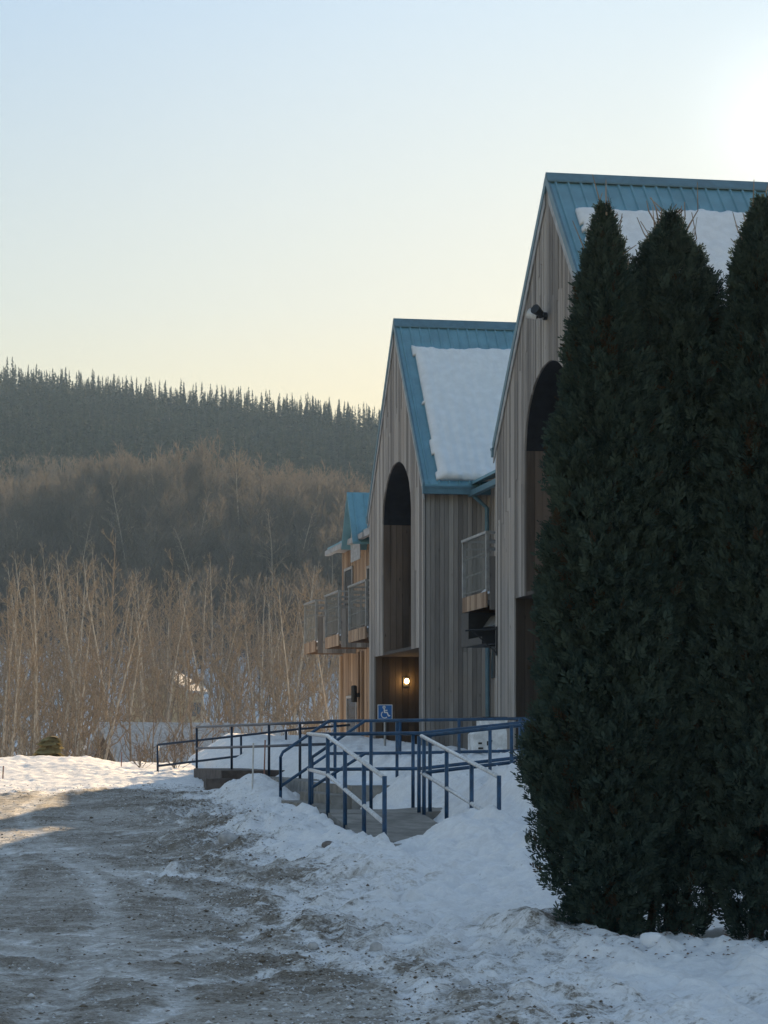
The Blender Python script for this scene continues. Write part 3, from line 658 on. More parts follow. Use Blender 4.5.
railing('dark level rail along the platform edge facing the driveway',
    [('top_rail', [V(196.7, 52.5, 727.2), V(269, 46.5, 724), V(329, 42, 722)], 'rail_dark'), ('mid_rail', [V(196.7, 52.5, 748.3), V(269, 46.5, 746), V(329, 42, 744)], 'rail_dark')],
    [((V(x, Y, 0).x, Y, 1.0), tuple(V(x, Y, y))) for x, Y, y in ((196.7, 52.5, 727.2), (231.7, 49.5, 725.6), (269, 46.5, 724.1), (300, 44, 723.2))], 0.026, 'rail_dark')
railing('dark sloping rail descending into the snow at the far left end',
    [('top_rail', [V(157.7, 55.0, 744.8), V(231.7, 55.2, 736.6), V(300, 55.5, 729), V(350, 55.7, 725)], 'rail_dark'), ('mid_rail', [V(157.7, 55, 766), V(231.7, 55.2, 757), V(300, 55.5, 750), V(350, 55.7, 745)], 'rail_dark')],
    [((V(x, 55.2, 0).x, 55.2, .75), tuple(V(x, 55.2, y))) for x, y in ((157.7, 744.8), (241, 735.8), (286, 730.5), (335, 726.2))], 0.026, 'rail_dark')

# ------------------------------------------------------------------ sign, cabinet, stakes
sp = V(385, 50.5, 712)
T = thing('accessible_parking_sign', 'blue and white wheelchair symbol sign on a post by the entrance', 'sign', (sp.x, sp.y, FLOOR), RZ * 0.2)
mb = MB(); mb.tube([(0, 0.03, -0.1), (0, 0.03, sp.z - FLOOR + .12)], 0.025, 8); mb.build('post', M['metal'], T)
hs = 0.155; cz = sp.z - FLOOR
mb = MB(); mb.box(-hs, hs, -0.006, 0.006, cz - hs, cz + hs); PN = mb.build('panel', M['sign_white'], T)
mb = MB(); mb.box(-hs + .012, hs - .012, -0.010, -0.006, cz - hs + .012, cz + hs - .012); mb.build('face', M['sign_blue'], PN)
mb = MB(); y = -0.014
def flat(pts, wd):
    for (x0, z0), (x1, z1) in zip(pts[:-1], pts[1:]):
        d = Vector((x1 - x0, z1 - z0)).normalized(); nx, nz = -d.y * wd / 2, d.x * wd / 2; ex, ez = d.x * wd * .3, d.y * wd * .3
        q = [(x0 - ex + nx, z0 - ez + nz), (x1 + ex + nx, z1 + ez + nz), (x1 + ex - nx, z1 + ez - nz), (x0 - ex - nx, z0 - ez - nz)]
        mb.prism8([(a, y, cz + b) for a, b in q] + [(a, y + .003, cz + b) for a, b in q])
flat([(-.02 + .022 * math.cos(t * .7), .1 + .022 * math.sin(t * .7)) for t in range(10)], .024)
flat([(-.018, .07), (-.01, -.01), (.045, -.01), (.075, -.085), (.1, -.075)], .026); flat([(-.014, .035), (.045, .035)], .02)
flat([(-.008 + .07 * math.cos(t), -.055 + .07 * math.sin(t)) for t in [math.pi * (0.72 + k * .1) for k in range(11)]], .018)
mb.build('wheelchair_symbol', M['sign_white'], PN)
cp = V(487, 38.6, 778)
T = thing('utility_cabinet', 'white utility cabinet with a stepped lid, standing in snow behind the rails', 'cabinet', (cp.x, cp.y, FLOOR), RZ)
mb = MB(); mb.prism8([(-.26, -.25, 0), (.27, -.25, 0), (.27, .25, 0), (-.26, .25, 0), (-.26, -.25, .78), (.27, -.25, .78), (.27, .25, .78), (-.26, .25, .78)])
mb.prism8([(-.26, -.25, .78), (.27, -.25, .78), (.27, .25, .78), (-.26, .25, .78), (-.1, -.22, .9), (.26, -.22, .9), (.26, .22, .9), (-.1, .22, .9)]); B_ = mb.build('body', M['white'], T)
mb = MB(); mb.box(-.12, .28, -.24, .24, .9, 1.04); mb.build('lid', M['white'], T)
mb = MB(); mb.box(-.12, .28, -.24, .24, 1.04, 1.06); mb.build('lid_rim', M['black'], T)
for x, z, ww, h in ((-.2, .62, .06, .03), (-.2, .54, .08, .03), (-.06, .6, .03, .07), (-.02, .66, .05, .03), (-.04, .56, .05, .03)): 
    mb = MB(); mb.box(x, x + ww, -.256, -.25, z, z + h); mb.build('label_plate', M['black'], B_)
for x, Y, y0, y1, mt, lb, r in ((252.3, 40, 743, 806, 'stake', 'white snow stake in front of the long step, taller left of two', .014), (264, 41.5, 740, 795, 'stake_red', 'reddish snow stake in front of the long step, right of two', .012),
        (121, 58, 752, 780, 'stake_red', 'thin brown stake in the sunlit snow left of the dark rail', .012), (2.5, 52, 766, 796, 'stake_red', 'thin stake at the left edge of the snow field', .014)):
    a = V(x, Y, y0); o = MB(); o.tube([(0, 0, -0.1), (0.02, 0, a.z - ground_z(a.x, Y))], r, 8); ob = o.build('snow_stake', M[mt]); ob.location = (a.x, Y, ground_z(a.x, Y))
    tag(ob, lb, 'stake', 'snow stakes')

# ------------------------------------------------------------------ snow lumps
def lump(name, label, x, y, Y, sx, sy, sz, mat, cat='snow lump', group='snow lumps on the driveway', seed=1):
    rr = np.random.default_rng(seed); mb = MB(); sphere(mb, (0, 0, 0), 1, 18, 12)
    V_ = np.array(mb.v); k = 1 + 0.55 * fbm(V_[:, 0] * 1.7 + seed * 7, V_[:, 1] * 1.7 + V_[:, 2] * 1.3, 3, seed)
    V_ = np.sign(V_) * np.abs(V_ * k[:, None]) ** 0.9 * np.array([sx, sy, sz]); mb.v = [tuple(v) for v in V_]
    o = mb.build(name, mat, None, True); X = (x - 384) / 2400 * Y; o.location = (X, Y, ground_z(X, Y) + sz * 0.45); o.rotation_euler = (0, 0, rr.random() * 1 - .5)
    tag(o, label, cat, group)
def Yat(x, y):
    Y = 15.0
    for _ in range(200):
        Yn = 2400 * (1.6 - ground_z((x - 384) / 2400 * Y, Y)) / (y - 748); Y = Y * .7 + Yn * .3
    return Y
M['dirty_snow'] = simple('dirty_snow', (.45, .44, .44), 0.8, 0, 0.2, 0.25, 9, 0.5)
M['rock'] = simple('grey_rock', (.17, .15, .14), 0.85, 0, 0.2, 0.3, 9, 0.5)
for i, (nm, x, y, sx, sy, sz, mt, lb) in enumerate((('snow_lump', 404, 938, .115, .08, .045, 'snow', 'long white snow lump on the driveway edge, largest one'), ('snow_lump', 376, 954, .05, .05, .045, 'dirty_snow', 'grey round snow lump just left of the long white one'),
    ('snow_lump', 313, 949, .045, .04, .03, 'dirty_snow', 'small grey snow lump farthest left on the driveway'), ('snow_lump', 466, 986, .035, .035, .035, 'dirty_snow', 'small snow lump nearest the bottom edge'),
    ('snow_lump', 228, 842, .13, .1, .08, 'dirty_snow', 'dirty ice chunk at the driveway side below the stakes'), ('rock', 328, 846, .075, .07, .045, 'rock', 'brown rock lying on the snow beside the ramp rail'), ('snow_lump', 652, 946, .1, .07, .06, 'snow', 'snow lump at the foot of the cedars'))):
    lump(nm, lb, x, y, Yat(x, y), sx, sy, sz, M[mt], 'rock' if nm == 'rock' else 'snow lump', None if nm == 'rock' else 'snow lumps on the ground', i + 3)
# loose grit and ice crumbs on the driveway: uncountable
ic = [(0, 0, 1), (.9, 0, .3), (.28, .85, .3), (-.73, .53, .3), (-.73, -.53, .3), (.28, -.85, .3), (0, 0, -.5)]
icf = [(0, 1, 2), (0, 2, 3), (0, 3, 4), (0, 4, 5), (0, 5, 1), (6, 2, 1), (6, 3, 2), (6, 4, 3), (6, 5, 4), (6, 1, 5)]
ng = 26000; gy = 12.5 + 36 * RNG.random(ng) ** 1.3; gu = drive_edge(gy) + np.where(RNG.random(ng) < .55, RNG.normal(-.2, .55, ng), -RNG.random(ng) * 6.5); gx = gu - .183 * gy
gz_, gs_, _t = yard_height(gx, gy); gr = np.clip(RNG.lognormal(-4.75, .45, ng), .004, .032)
IV = np.array(ic); ang = RNG.random(ng) * 6.28; sc3 = np.stack([gr * RNG.uniform(.7, 1.5, ng), gr * RNG.uniform(.7, 1.5, ng), gr * RNG.uniform(.5, 1, ng)], -1)
GV = IV[None] * sc3[:, None] * (1 + RNG.normal(0, .18, (ng, 7, 1))); ca, sa = np.cos(ang)[:, None], np.sin(ang)[:, None]
GV = np.stack([GV[..., 0] * ca - GV[..., 1] * sa + gx[:, None], GV[..., 0] * sa + GV[..., 1] * ca + gy[:, None], GV[..., 2] + gz_[:, None] - .2 * gr[:, None]], -1)
GF = (np.array(icf)[None] + (np.arange(ng) * 7)[:, None, None]).reshape(-1, 3)
n = N('grit_and_ice'); c = n.mix(n.ss(n.attr(), 0.35, 0.6), (.16, .13, .1), (.66, .66, .68)); n.set(c, .85, 0, .2)
o = np_mesh('ice_grit', GV.reshape(-1, 3), GF, n.m, np.repeat(RNG.random(ng), 7)); tag(o, 'loose grit and ice crumbs strewn over the driveway', 'grit', None, 'stuff')
# snow piled on the platform behind the rail
xs_ = np.linspace(-4.35, -0.2, 90); as_ = np.linspace(aF + 0.35, 41.8, 70); B2, A2 = np.meshgrid(xs_, as_)
hh = smooth(.2, 1.5, B2 + 4.35 + .5 * fbm(A2, B2, 2, 8)) * smooth(0, .45, A2 - aF - .35) * smooth(0, .6, 41.8 - A2) * np.clip(.13 + 1.0 * fbm(B2 * 1.4, A2 * 1.1, 4, 71) + .3 * np.abs(fbm(B2 * 5, A2 * 5, 3, 75)), 0.004, 1)
P_ = np.stack([10.5 - SA * A2 + CA * B2, CA * A2 + SA * B2, FLOOR + 0.003 + hh], -1).reshape(-1, 3)
id_ = np.arange(B2.size).reshape(B2.shape); F_ = np.stack([id_[:-1, :-1], id_[:-1, 1:], id_[1:, 1:], id_[1:, :-1]], -1).reshape(-1, 4)
o = np_mesh('snow_pile', P_, F_, M['snow'], smoothf=True); tag(o, 'shovelled snow pile on the platform behind the blue rails', 'snow pile')

# ------------------------------------------------------------------ cedars
def cedar(label, X, Y, H, prof, stems, seed):
    """prof: list of (height fraction, radius)"""
    r = np.random.default_rng(seed); gz = ground_z(X, Y)
    T = thing('cedar', label, 'tree', (X, Y, gz - 0.03), 0, 'cedars beside the driveway')
    mb = MB()
    for (dx, dy, rr) in stems:
        mb.tube([(dx, dy, 0), (dx * .8 + .02, dy * .8, .5), (dx * .5, dy * .5, 1.6), (dx * .2, dy * .2, H * .6), (0, 0, H * .93)], [rr * .95, rr * .8, rr * .65, rr * .45, .006], 8)
    mb.build('trunk', M['bark_dark'], T, True)
    hf = np.array([p[0] for p in prof]); rf = np.array([p[1] for p in prof])
    NS = 50000
    h = r.random(NS * 3) ** 0.9; rad_ = np.interp(h, hf, rf); acc = r.random(NS * 3) < (rad_ / rf.max()) * 0.97 + 0.03; h = h[acc][:NS]; NSS = len(h)
    th = r.random(NSS) * 2 * np.pi
    lob = 1 + 0.5 * (vnoise(th * 1.3 + 40, h * 9 + seed * 3, seed + 7) - .5) + 0.16 * np.sin(3 * th + 9 * h + seed) * np.sin(17 * h + 2 * th) + 0.22 * (vnoise(th * 2.2 + 10, h * 22 + seed, seed) - .5) + 0.34 * (vnoise(th * 6.0, h * 55 + seed, seed + 2) - .5)
    q = np.where(r.random(NSS) < 0.8, 0.62 + 0.34 * r.random(NSS), r.random(NSS) * .7)
    R = np.interp(h, hf, rf) * lob * q
    C = np.stack([R * np.cos(th), R * np.sin(th), h * H], -1)
    thin = (h < 0.2) & (r.random(NSS) < (0.2 - h) * 2.6); thin |= (h < .24) & (vnoise(th * 2.6 + 3, h * 34, seed + 12) > .56 + h * 2.0); C = C[~thin]; th = th[~thin]; h = h[~thin]; q = q[~thin]
    n_ = len(C)
    # each spray: a fan of 7 flat scale-leaf fingers
    up = np.stack([np.cos(th) * .62, np.sin(th) * .62, np.full(n_, .75)], -1) + r.normal(0, .33, (n_, 3)); up /= np.linalg.norm(up, axis=1)[:, None]
    side = r.normal(0, 1, (n_, 3)); side -= up * (side * up).sum(1)[:, None]; side /= np.linalg.norm(side, axis=1)[:, None]
    nrm = np.cross(up, side)
    sz = (0.055 + 0.06 * r.random(n_)) * np.where(h > .9, .8, 1)
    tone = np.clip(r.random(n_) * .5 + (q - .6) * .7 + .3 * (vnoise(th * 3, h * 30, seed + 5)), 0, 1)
    brown = (r.random(n_) < .02) | ((vnoise(th * 2.5 + 7, h * 16, seed + 30) > .9) & (r.random(n_) < .45))
    VV = []; FF = []; TT = []; o = 0
    for k in range(9):
        t = k / 8; sg = 1 if k % 2 else -1
        an = sg * (.75 - .45 * t) * (k < 8) + r.normal(0, .12, n_); ln = sz * (.62 - .3 * t) * (.75 + .5 * r.random(n_))
        d = up * np.cos(an)[:, None] + side * np.sin(an)[:, None]; d = d + nrm * (r.normal(0, .2, n_))[:, None]
        pp = np.cross(d, nrm); wd = (ln * .17)[:, None]; base = C + up * (sz * (t * .95 - .2))[:, None]
        p0 = base; p1 = base + d * (ln * .6)[:, None] + pp * wd; p2 = base + d * ln[:, None]; p3 = base + d * (ln * .6)[:, None] - pp * wd
        blk = np.stack([p0, p1, p2, p3], 1).reshape(-1, 3); VV.append(blk)
        FF.append(np.arange(n_ * 4).reshape(-1, 4) + o); TT.append(np.repeat(np.where(brown, 1.5, np.clip(tone + r.normal(0, .08, n_), 0, 1)), 4)); o += n_ * 4
    np_mesh('foliage', np.concatenate(VV), np.concatenate(FF), M['cedar'], np.concatenate(TT), T)
    mb = MB()                                       # straggling bare leaders at the tip
    for k in range(16):
        x0 = random.uniform(-.16, .16); zt = H * random.uniform(.88, .99); mb.tube([(x0, random.uniform(-.1, .1), zt), (x0 * 1.3 + random.uniform(-.05, .05), 0, zt + .15), (x0 * 1.7 + random.uniform(-.08, .08), 0, zt + random.uniform(.22, .42))], [.008, .005, .003], 4)
    mb.build('leader_twig', M['bark'], T)
YC = 18.95
pr1 = [(0, .24), (.03, .32), (.06, .38), (.13, .51), (.26, .58), (.47, .53), (.6, .47), (.74, .37), (.87, .25), (.93, .15), (.97, .08), (1, .02)]
pr2 = [(0, .26), (.05, .4), (.15, .55), (.3, .62), (.5, .58), (.65, .52), (.74, .46), (.87, .39), (.92, .31), (.955, .19), (.98, .09), (1, .02)]
pr3 = [(0, .28), (.05, .42), (.15, .56), (.3, .64), (.5, .58), (.68, .47), (.8, .38), (.88, .32), (.94, .22), (.98, .09), (1, .02)]
cedar('dark cedar nearest the blue rails, narrowest at its top', (605 - 384) / 2400 * YC, YC, 5.78, pr1, ((-.12, 0, .06), (.1, .05, .05), (.0, -.08, .045)), 5)
cedar('broad round-topped dark cedar, middle of the three', (670 - 384) / 2400 * 19.25, 19.25, 5.8, pr2, ((.0, 0, .065), (.14, .05, .05), (-.16, .02, .04)), 8)
cedar('tallest dark cedar, cut by the right edge of the view', (762 - 384) / 2400 * 18.9, 18.9, 5.86, pr3, ((-.05, 0, .065), (.1, .05, .05)), 13)
# fallen dead leaves on the snow at the cedars' feet: uncountable litter
mb = MB()
for i in range(420):
    x = random.uniform(560, 790); Y = random.uniform(17.2, 19.9); X = (x - 384) / 2400 * Y; z = ground_z(X, Y) + .008; s = random.uniform(.008, .022); a = random.random() * 6.3
    c_, s_ = math.cos(a) * s, math.sin(a) * s; mb.add([(X - c_, Y - s_, z), (X + s_ * .5, Y - c_ * .5, z + .006), (X + c_, Y + s_, z + .004), (X - s_ * .5, Y + c_ * .5, z + .01)], [(0, 1, 2, 3)])
o = mb.build('leaf_litter', M['dead']); tag(o, 'dead leaves scattered on the snow under the cedars', 'leaf litter', None, 'stuff')

# ------------------------------------------------------------------ bare trees
def bare_proto(H, seed, spread=0.5, forks=1, lean=0.0, nbr=20, low=0.25):
    """returns (trunk MB, crown MB)"""
    R = random.Random(seed); tr = MB(); cr = MB(); tr0 = 0.0068 * H + 0.016
    def path(p, d, L, segs, wob, up):
        pts = [p.copy()]; d = d.normalized()
        for i in range(segs):
            d = (d + Vector((R.gauss(0, wob), R.gauss(0, wob), R.gauss(0, wob) + up))).normalized(); p = p + d * (L / segs); pts.append(p.copy())
        return pts
    def at(pts, t):
        f = t * (len(pts) - 1); i = min(int(f), len(pts) - 2); return pts[i].lerp(pts[i + 1], f - i), (pts[i + 1] - pts[i]).normalized()
    def rnd_side(d, ang):
        a = R.random() * 6.283; x = d.orthogonal().normalized(); y = d.cross(x); return (d * math.cos(ang) + (x * math.cos(a) + y * math.sin(a)) * math.sin(ang)).normalized()
    for fk in range(forks):
        d0 = Vector((lean + (R.uniform(-.35, .35) if forks > 1 else 0), R.uniform(-.1, .1), 1)); h = H * (1 if fk == 0 else R.uniform(.75, .95)); r0 = tr0 * (1 if forks == 1 else .8)
        tp = path(Vector((0.12 * fk, 0, -0.3)), d0, h, 9, .035, .03); m = len(tp)
        tr.tube(tp, [r0 * (1 - .93 * i / (m - 1)) for i in range(m)], 6)
        for i in range(nbr):
            t = low + (1 - low) * (i + R.random()) / nbr * .97; p, d = at(tp, t); ln = h * spread * (1.05 - t) * R.uniform(.5, 1.0) + .4
            bp = path(p, rnd_side(d, R.uniform(.5, 1.05)), ln, 4, .11, .06); rb = max(.02, r0 * (1 - .9 * t) * .5)
            cr.tube(bp, [rb, rb * .75, rb * .5, rb * .32, .006], 4, caps=False)
            for j in range(max(3, int(ln * 2.6))):
                t2 = R.uniform(.2, 1); p2, d2 = at(bp, t2); l2 = ln * R.uniform(.18, .42) * (1.15 - t2 * .6)
                sp_ = path(p2, rnd_side(d2, R.uniform(.35, .8)), l2, 2, .1, .12); cr.tube(sp_, [max(.014, rb * .4), .013, .009], 3, caps=False)
                for q in range(2):
                    p3, d3 = at(sp_, R.uniform(.3, 1)); e = p3 + rnd_side(d3, R.uniform(.3, .7)) * l2 * R.uniform(.3, .6) + Vector((0, 0, .05)); cr.tube([p3, e], [.012, .008], 3, caps=False)
    return tr, cr
KINDS = []
for i, (H, sp_, fk, ln, nb, lw, bk) in enumerate(((15, .32, 1, 0, 24, .42, 'bark_pale'), (14, .36, 1, .06, 22, .4, 'bark'), (16, .28, 1, -.05, 24, .48, 'bark_pale'), (12, .40, 3, .0, 13, .3, 'bark'), (13, .32, 2, .08, 17, .36, 'bark'), (9, .34, 3, 0, 11, .25, 'bark'), (14, .27, 1, .08, 22, .38, 'bark_pale'))):
    tr, cr = bare_proto(H, 100 + i, sp_, fk, ln, nb, lw)
    e = bpy.data.objects.new('bare_tree', None); COL.objects.link(e); e.empty_display_size = .2
    tr.build('trunk', M[bk], e, True); cr.build('crown', M['twig'], e); KINDS.append(e)
KL = {0: 'slender pale-barked bare tree', 2: 'slender pale-barked bare tree', 6: 'slender pale-barked bare tree', 1: 'slender brown bare tree', 3: 'bare tree with several spreading stems', 4: 'bare tree with a forked trunk', 5: 'low bushy bare tree with several stems'}
used = set()
def place_tree(k, X, Y, sc, rz, label=None):
    o = KINDS[k] if k not in used else copy_tree(KINDS[k]); used.add(k)
    o.location = (X, Y, hz(X, Y) - .1 if Y > 68 else ground_z(X, Y) - .1); o.rotation_euler = (0, 0, rz); o.scale = (sc, sc, sc)
    tag(o, label or KL[k] + ' in the sunlit valley wood', 'tree', None if label else 'bare trees in the valley wood')
    return o
R = random.Random(4)
# named ones, seen apart at the front of the wood
for k, x, Y, ytop, rz, lb in ((4, 84, 84, 600, .3, 'forked leaning bare tree at the edge of the snow field, left of the brown gable'), (2, 6, 80, 575, 1, 'tall bare tree with a straight pale trunk at the left edge'), (0, 17, 83, 560, 2, 'thin straight bare tree, second from the left edge'),
        (6, 26, 86, 590, 4, 'pale thin bare tree just left of the golden evergreen'), (1, 130, 88, 600, .6, 'brown bare tree rising behind the right side of the brown gable'), (3, 172, 92, 620, 0, 'spreading bare tree above the snowy shed roof'), (4, 318, 84, 640, 2.2, 'forked bare tree right beside the balcony wing'), (3, 300, 90, 625, 3, 'spreading bare tree left of the balcony wing')):
    X = (x - 384) / 2400 * Y; base = {0: 15, 1: 14, 2: 16, 3: 12, 4: 13, 5: 9, 6: 14}[k]; H = 1.6 + (748 - ytop) / 2400 * Y - hz(X, Y); place_tree(k, X, Y, H / base, rz, lb)
pl_ = []
tries = 0
while len(pl_) < 150 and tries < 9000:
    tries += 1; Y = 78 + 115 * R.random() ** 0.9; x = R.uniform(-60, 372); X = (x - 384) / 2400 * Y
    if any((X - a) ** 2 + (Y - b) ** 2 < 2.0 for a, b in pl_): continue
    if 94 < Y < 102 and 80 < x < 290 : continue
    if R.random() < .75 and vnoise(np.array([X * .11 + 30]), np.array([Y * .06]), 5)[0] < .45: continue
    pl_.append((X, Y)); k = R.choice([0, 1, 2, 6, 0, 1, 2, 6, 4, 3, 5])
    top = np.interp(x, [-60, 60, 90, 200, 300, 372], [545, 552, 548, 566, 592, 612]) + R.gauss(4, 13)
    Hn = {0: 15, 1: 14, 2: 16, 3: 12, 4: 13, 5: 9, 6: 14}[k]; H = 1.6 + (748 - top) / 2400 * Y - hz(X, Y); H = min(H, 17 + R.random() * 3.5)
    if k == 5: H = min(H, 9)
    place_tree(k, X, Y, H / Hn, R.random() * 6.28)

for i, (x, y, Y, hgt) in enumerate(((131, 535, 300, 16), (75, 560, 290, 13), (40, 470, 345, 13), (196, 545, 300, 15), (205, 575, 280, 13), (310, 590, 250, 13), (268, 560, 290, 15), (290, 545, 300, 14), (20, 545, 300, 13), (160, 500, 330, 12), (240, 500, 330, 13), (335, 560, 280, 13))):
    X = (x - 384) / 2400 * Y; o = place_tree([0, 2, 6][i % 3], X, Y, hgt / 15, i * 1.3); o.scale.x *= 1.25; o.scale.y *= 1.25
    tag(o, 'lone pale bare tree standing out on the shaded hillside', 'tree', 'pale trees on the shaded hillside')
# far bare wood and spruce wood as masses
def merge(protos, spots, name, mat, rng):
    VV, FF, TT = [], [], []; o = 0
    for (V0, F0), (X, Y, z, s, rz) in ((protos[rng.integers(len(protos))], q) for q in spots):
        c, sn_ = math.cos(rz), math.sin(rz); V1 = V0 * np.array([s, s, s]) ; V1 = np.stack([V1[:, 0] * c - V1[:, 1] * sn_ + X, V1[:, 0] * sn_ + V1[:, 1] * c + Y, V1[:, 2] + z], -1)
        VV.append(V1); FF.append(F0 + o); TT.append(np.full(len(V1), rng.random())); o += len(V1)
    return np_mesh(name, np.concatenate(VV), np.concatenate(FF), mat, np.concatenate(TT))
def sliver_tree(seed, H=12.0):
    r = np.random.default_rng(seed); V_, F_ = [], []
    def sl(p, q, w0, w1):
        d = q - p; x = np.cross(d, r.normal(0, 1, 3)); x /= np.linalg.norm(x) + 1e-9; o = len(V_)
        V_.extend([p - x * w0, p + x * w0, q + x * w1, q - x * w1]); F_.append((o, o + 1, o + 2, o + 3))
    for st in range(r.integers(1, 4)):
        b = np.array([r.normal(0, .3), r.normal(0, .3), -.5]); t = b + np.array([r.normal(0, 1.0), r.normal(0, 1.0), H * r.uniform(.85, 1)])
        sl(b, t, .11, .03); sl(b, t, .11, .03)
        for i in range(34):
            f = r.uniform(.3, .97); p = b + (t - b) * f; L = H * .26 * (1.15 - f) * r.uniform(.5, 1.2) + .5; an = r.random() * 6.28; d = np.array([math.cos(an) * .6, math.sin(an) * .6, r.uniform(.6, 1.3)]); q = p + d / np.linalg.norm(d) * L
            sl(p, q, .04, .015)
            for j in range(4):
                p2 = p + (q - p) * r.uniform(.3, 1); d2 = d / np.linalg.norm(d) + r.normal(0, .45, 3); sl(p2, p2 + d2 * L * .35, .022, .012)
    return np.array(V_), np.array(F_)
def spruce_np(seed, H=13.0):
    r = np.random.default_rng(seed); V_, F_ = [], []; fat = r.uniform(.13, .19)
    for i in range(84):
        f = (i + r.random()) / 84; z = H * (.06 + .94 * f); L = H * fat * (1 - f) ** .85 * r.uniform(.55, 1.2) + .12; an = r.random() * 6.28
        d = np.array([math.cos(an), math.sin(an), 0]); s = np.array([-math.sin(an), math.cos(an), 0]); p = np.array([0, 0, z]); o = len(V_)
        w_ = L * .33 + .1; m = p + d * L * .6 + np.array([0, 0, -.12 * L]); V_.extend([p + np.array([0, 0, .35]), m + s * w_, p + d * L + np.array([0, 0, -.3 * L]), m - s * w_]); F_.append((o, o + 1, o + 2, o + 3))
    o = len(V_); V_.extend([np.array([-.12, 0, -1]), np.array([.12, 0, -1]), np.array([.02, 0, H * .98]), np.array([-.02, 0, H * .98])]); F_.append((o, o + 1, o + 2, o + 3))
    return np.array(V_), np.array(F_)
rg = np.random.default_rng(3)
SP = [sliver_tree(i) for i in range(8)]; SC = [spruce_np(i) for i in range(8)]
def spots(n_, y0, y1, x0, x1, ok, smin, smax):
    Y = rg.uniform(y0, y1, n_ * 3); x = rg.uniform(x0, x1, n_ * 3); X = (x - 384) / 2400 * Y
    m = ok(X, Y); X, Y = X[m][:n_], Y[m][:n_]; z = hill_height(X, Y)
    return [(a, b, c, rg.uniform(smin, smax), rg.random() * 6.28) for a, b, c in zip(X, Y, z)]
conif = lambda X, Y: (Y > 400 + 30 * fbm(X * .03, Y * .03, 3, 90) * 2)
o = merge(SC, spots(7600, 400, 700, -260, 560, conif, .4, .8), 'spruce_wood', M['spruce'], rg); tag(o, 'dark spruce wood covering the upper hillside', 'woods', None, 'stuff')
o = merge(SP, spots(1500, 285, 440, -260, 520, lambda X, Y: rg.random(len(X)) < np.where(np.abs(fbm(X * .04, Y * .03, 3, 31)) > .03, 1, .35), .75, 1.15), 'bare_hillside_wood', M['far_twig'], rg); tag(o, 'brown bare wood on the lower hillside knoll', 'woods', None, 'stuff')
o = merge(SP, spots(170, 200, 290, -260, 520, lambda X, Y: fbm(X * .05, Y * .04, 3, 37) > -.06, .6, 1.0), 'bare_valley_thicket', M['far_twig'], rg); tag(o, 'thin bare thicket at the foot of the hill', 'woods', None, 'stuff')
# spruces that stand up singly on the skyline
V0, F0 = spruce_np(31, 14.0); proto = None
for i in range(160):
    x = -60 + i * 3.1 + R.uniform(-5, 5); Y = R.uniform(612, 632); X = (x - 384) / 2400 * Y
    if proto is None:
        proto = np_mesh('spruce', V0, F0, M['spruce'], np.full(len(V0), .5)); o = proto
    else:
        o = proto.copy(); COL.objects.link(o)
    s = R.uniform(.4, .62) if R.random() < .82 else R.uniform(.62, .82); o.location = (X, Y, hz(X, Y) - .3); s *= .8; o.scale = (s * R.uniform(1.1, 2.0),) * 2 + (s,); o.rotation_euler = (0, 0, R.random() * 6.28)
    tag(o, 'single dark spruce tip standing on the skyline of the hill', 'tree', 'spruces along the skyline')

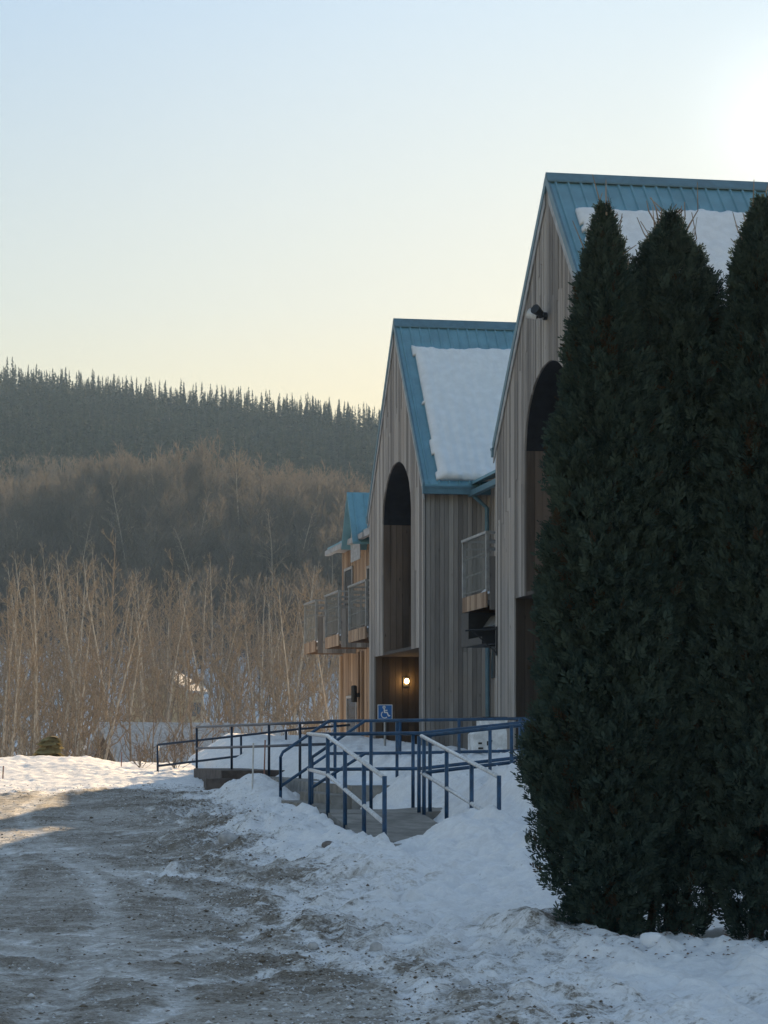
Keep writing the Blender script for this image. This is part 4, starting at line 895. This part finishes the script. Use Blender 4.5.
# ------------------------------------------------------------------ valley buildings, shrubs
def valley_house(label, X, Y, zb, L, wd, eh, rh, rz, wm):
    T = thing('house', label, 'house', (X, Y, zb), rz)
    mb = MB(); h = wd / 2; mb.box(0, L, -h, h, -2, eh)
    mb.add([(0, -h, eh), (0, h, eh), (0, 0, eh + rh), (L, -h, eh), (L, h, eh), (L, 0, eh + rh)], [(0, 2, 1), (3, 4, 5), (0, 3, 5, 2), (1, 2, 5, 4)]); mb.build('wall', wm, T)
    mb = MB()
    for s in (-1, 1):
        P = lambda x, d, dz: (x, s * d, eh + rh - d * rh / h + dz)
        q = [P(-.4, 0, .02), P(L + .4, 0, .02), P(L + .4, h + .4, .02), P(-.4, h + .4, .02)]; q2 = [(a, b, c + .22) for a, b, c in q]; mb.prism8(q + q2 if s < 0 else q[::-1] + q2[::-1])
    mb.build('snowy_roof', M['dirty_snow'], T)
    for k in range(2):
        mb = MB(); x0 = L * (.2 + .4 * k); mb.box(x0, x0 + 1.1, -h - .04, -h - .001, 1.0, 2.1); mb.build('window', M['glass'], T)
v = V(108, 96, 728)
valley_house('low brown gabled shed with a long snowy roof below the yard', v.x, 96, v.z - 4.0, 7.5, 3.4, 2.5, 1.5, rad(32), M['brown_siding'])
v = V(158, 190, 672)
valley_house('small cream house among the valley trees', v.x, 190, v.z - 4.5, 3.2, 5, 3.0, 1.5, rad(70), M['cream'])
tr, cr = bare_proto(1.5, 77, .7, 3, 0, 9, .1)
for i, (x, Y, sc, lb) in enumerate(((172, 57.5, .62, 'twiggy leafless bush behind the sloping dark rail'), (138, 58.5, .45, 'small dry weed clump in the snow left of the rail end'))):
    e = thing('bush', lb, 'bush', ((x - 384) / 2400 * Y, Y, ground_z((x - 384) / 2400 * Y, Y))); e.scale = (sc,) * 3
    if i == 0: a_ = tr.build('stem', M['bark'], e); b_ = cr.build('twigs', M['bark'], e)
    else:
        for q in (a_, b_):
            c_ = q.copy(); COL.objects.link(c_); c_.parent = e
V0, F0 = spruce_np(52, 3.0); V0[:, :2] *= 2.6; V0[:, 2] = 3.0 * (np.clip(V0[:, 2], 0, 3) / 3) ** .75
o = np_mesh('evergreen_shrub', V0, F0, M['juniper'], np.full(len(V0), .6)); v = V(50, 72, 760); o.location = (v.x, 72, -1.2); s_ = (1.6 + (748 - 736) / 2400 * 72 + 1.2) / 3.0; o.scale = (s_ * .75, s_ * .75, s_)
tag(o, 'rounded golden evergreen at the left edge of the wood', 'shrub')

# ------------------------------------------------------------------ haze
mb = MB(); mb.box(-1600, 1600, -60, 2700, -60, 150); n = N('haze_air'); n.t.nodes.remove(n.b)
pv = n.n('ShaderNodeVolumePrincipled'); pv.inputs['Color'].default_value = (.5, .73, 1.0, 1); pv.inputs['Density'].default_value = 0.00034; pv.inputs['Anisotropy'].default_value = 0.0
n.l(pv.outputs[0], n.out.inputs['Volume'])
o = mb.build('haze', n.m); tag(o, kind='stuff')
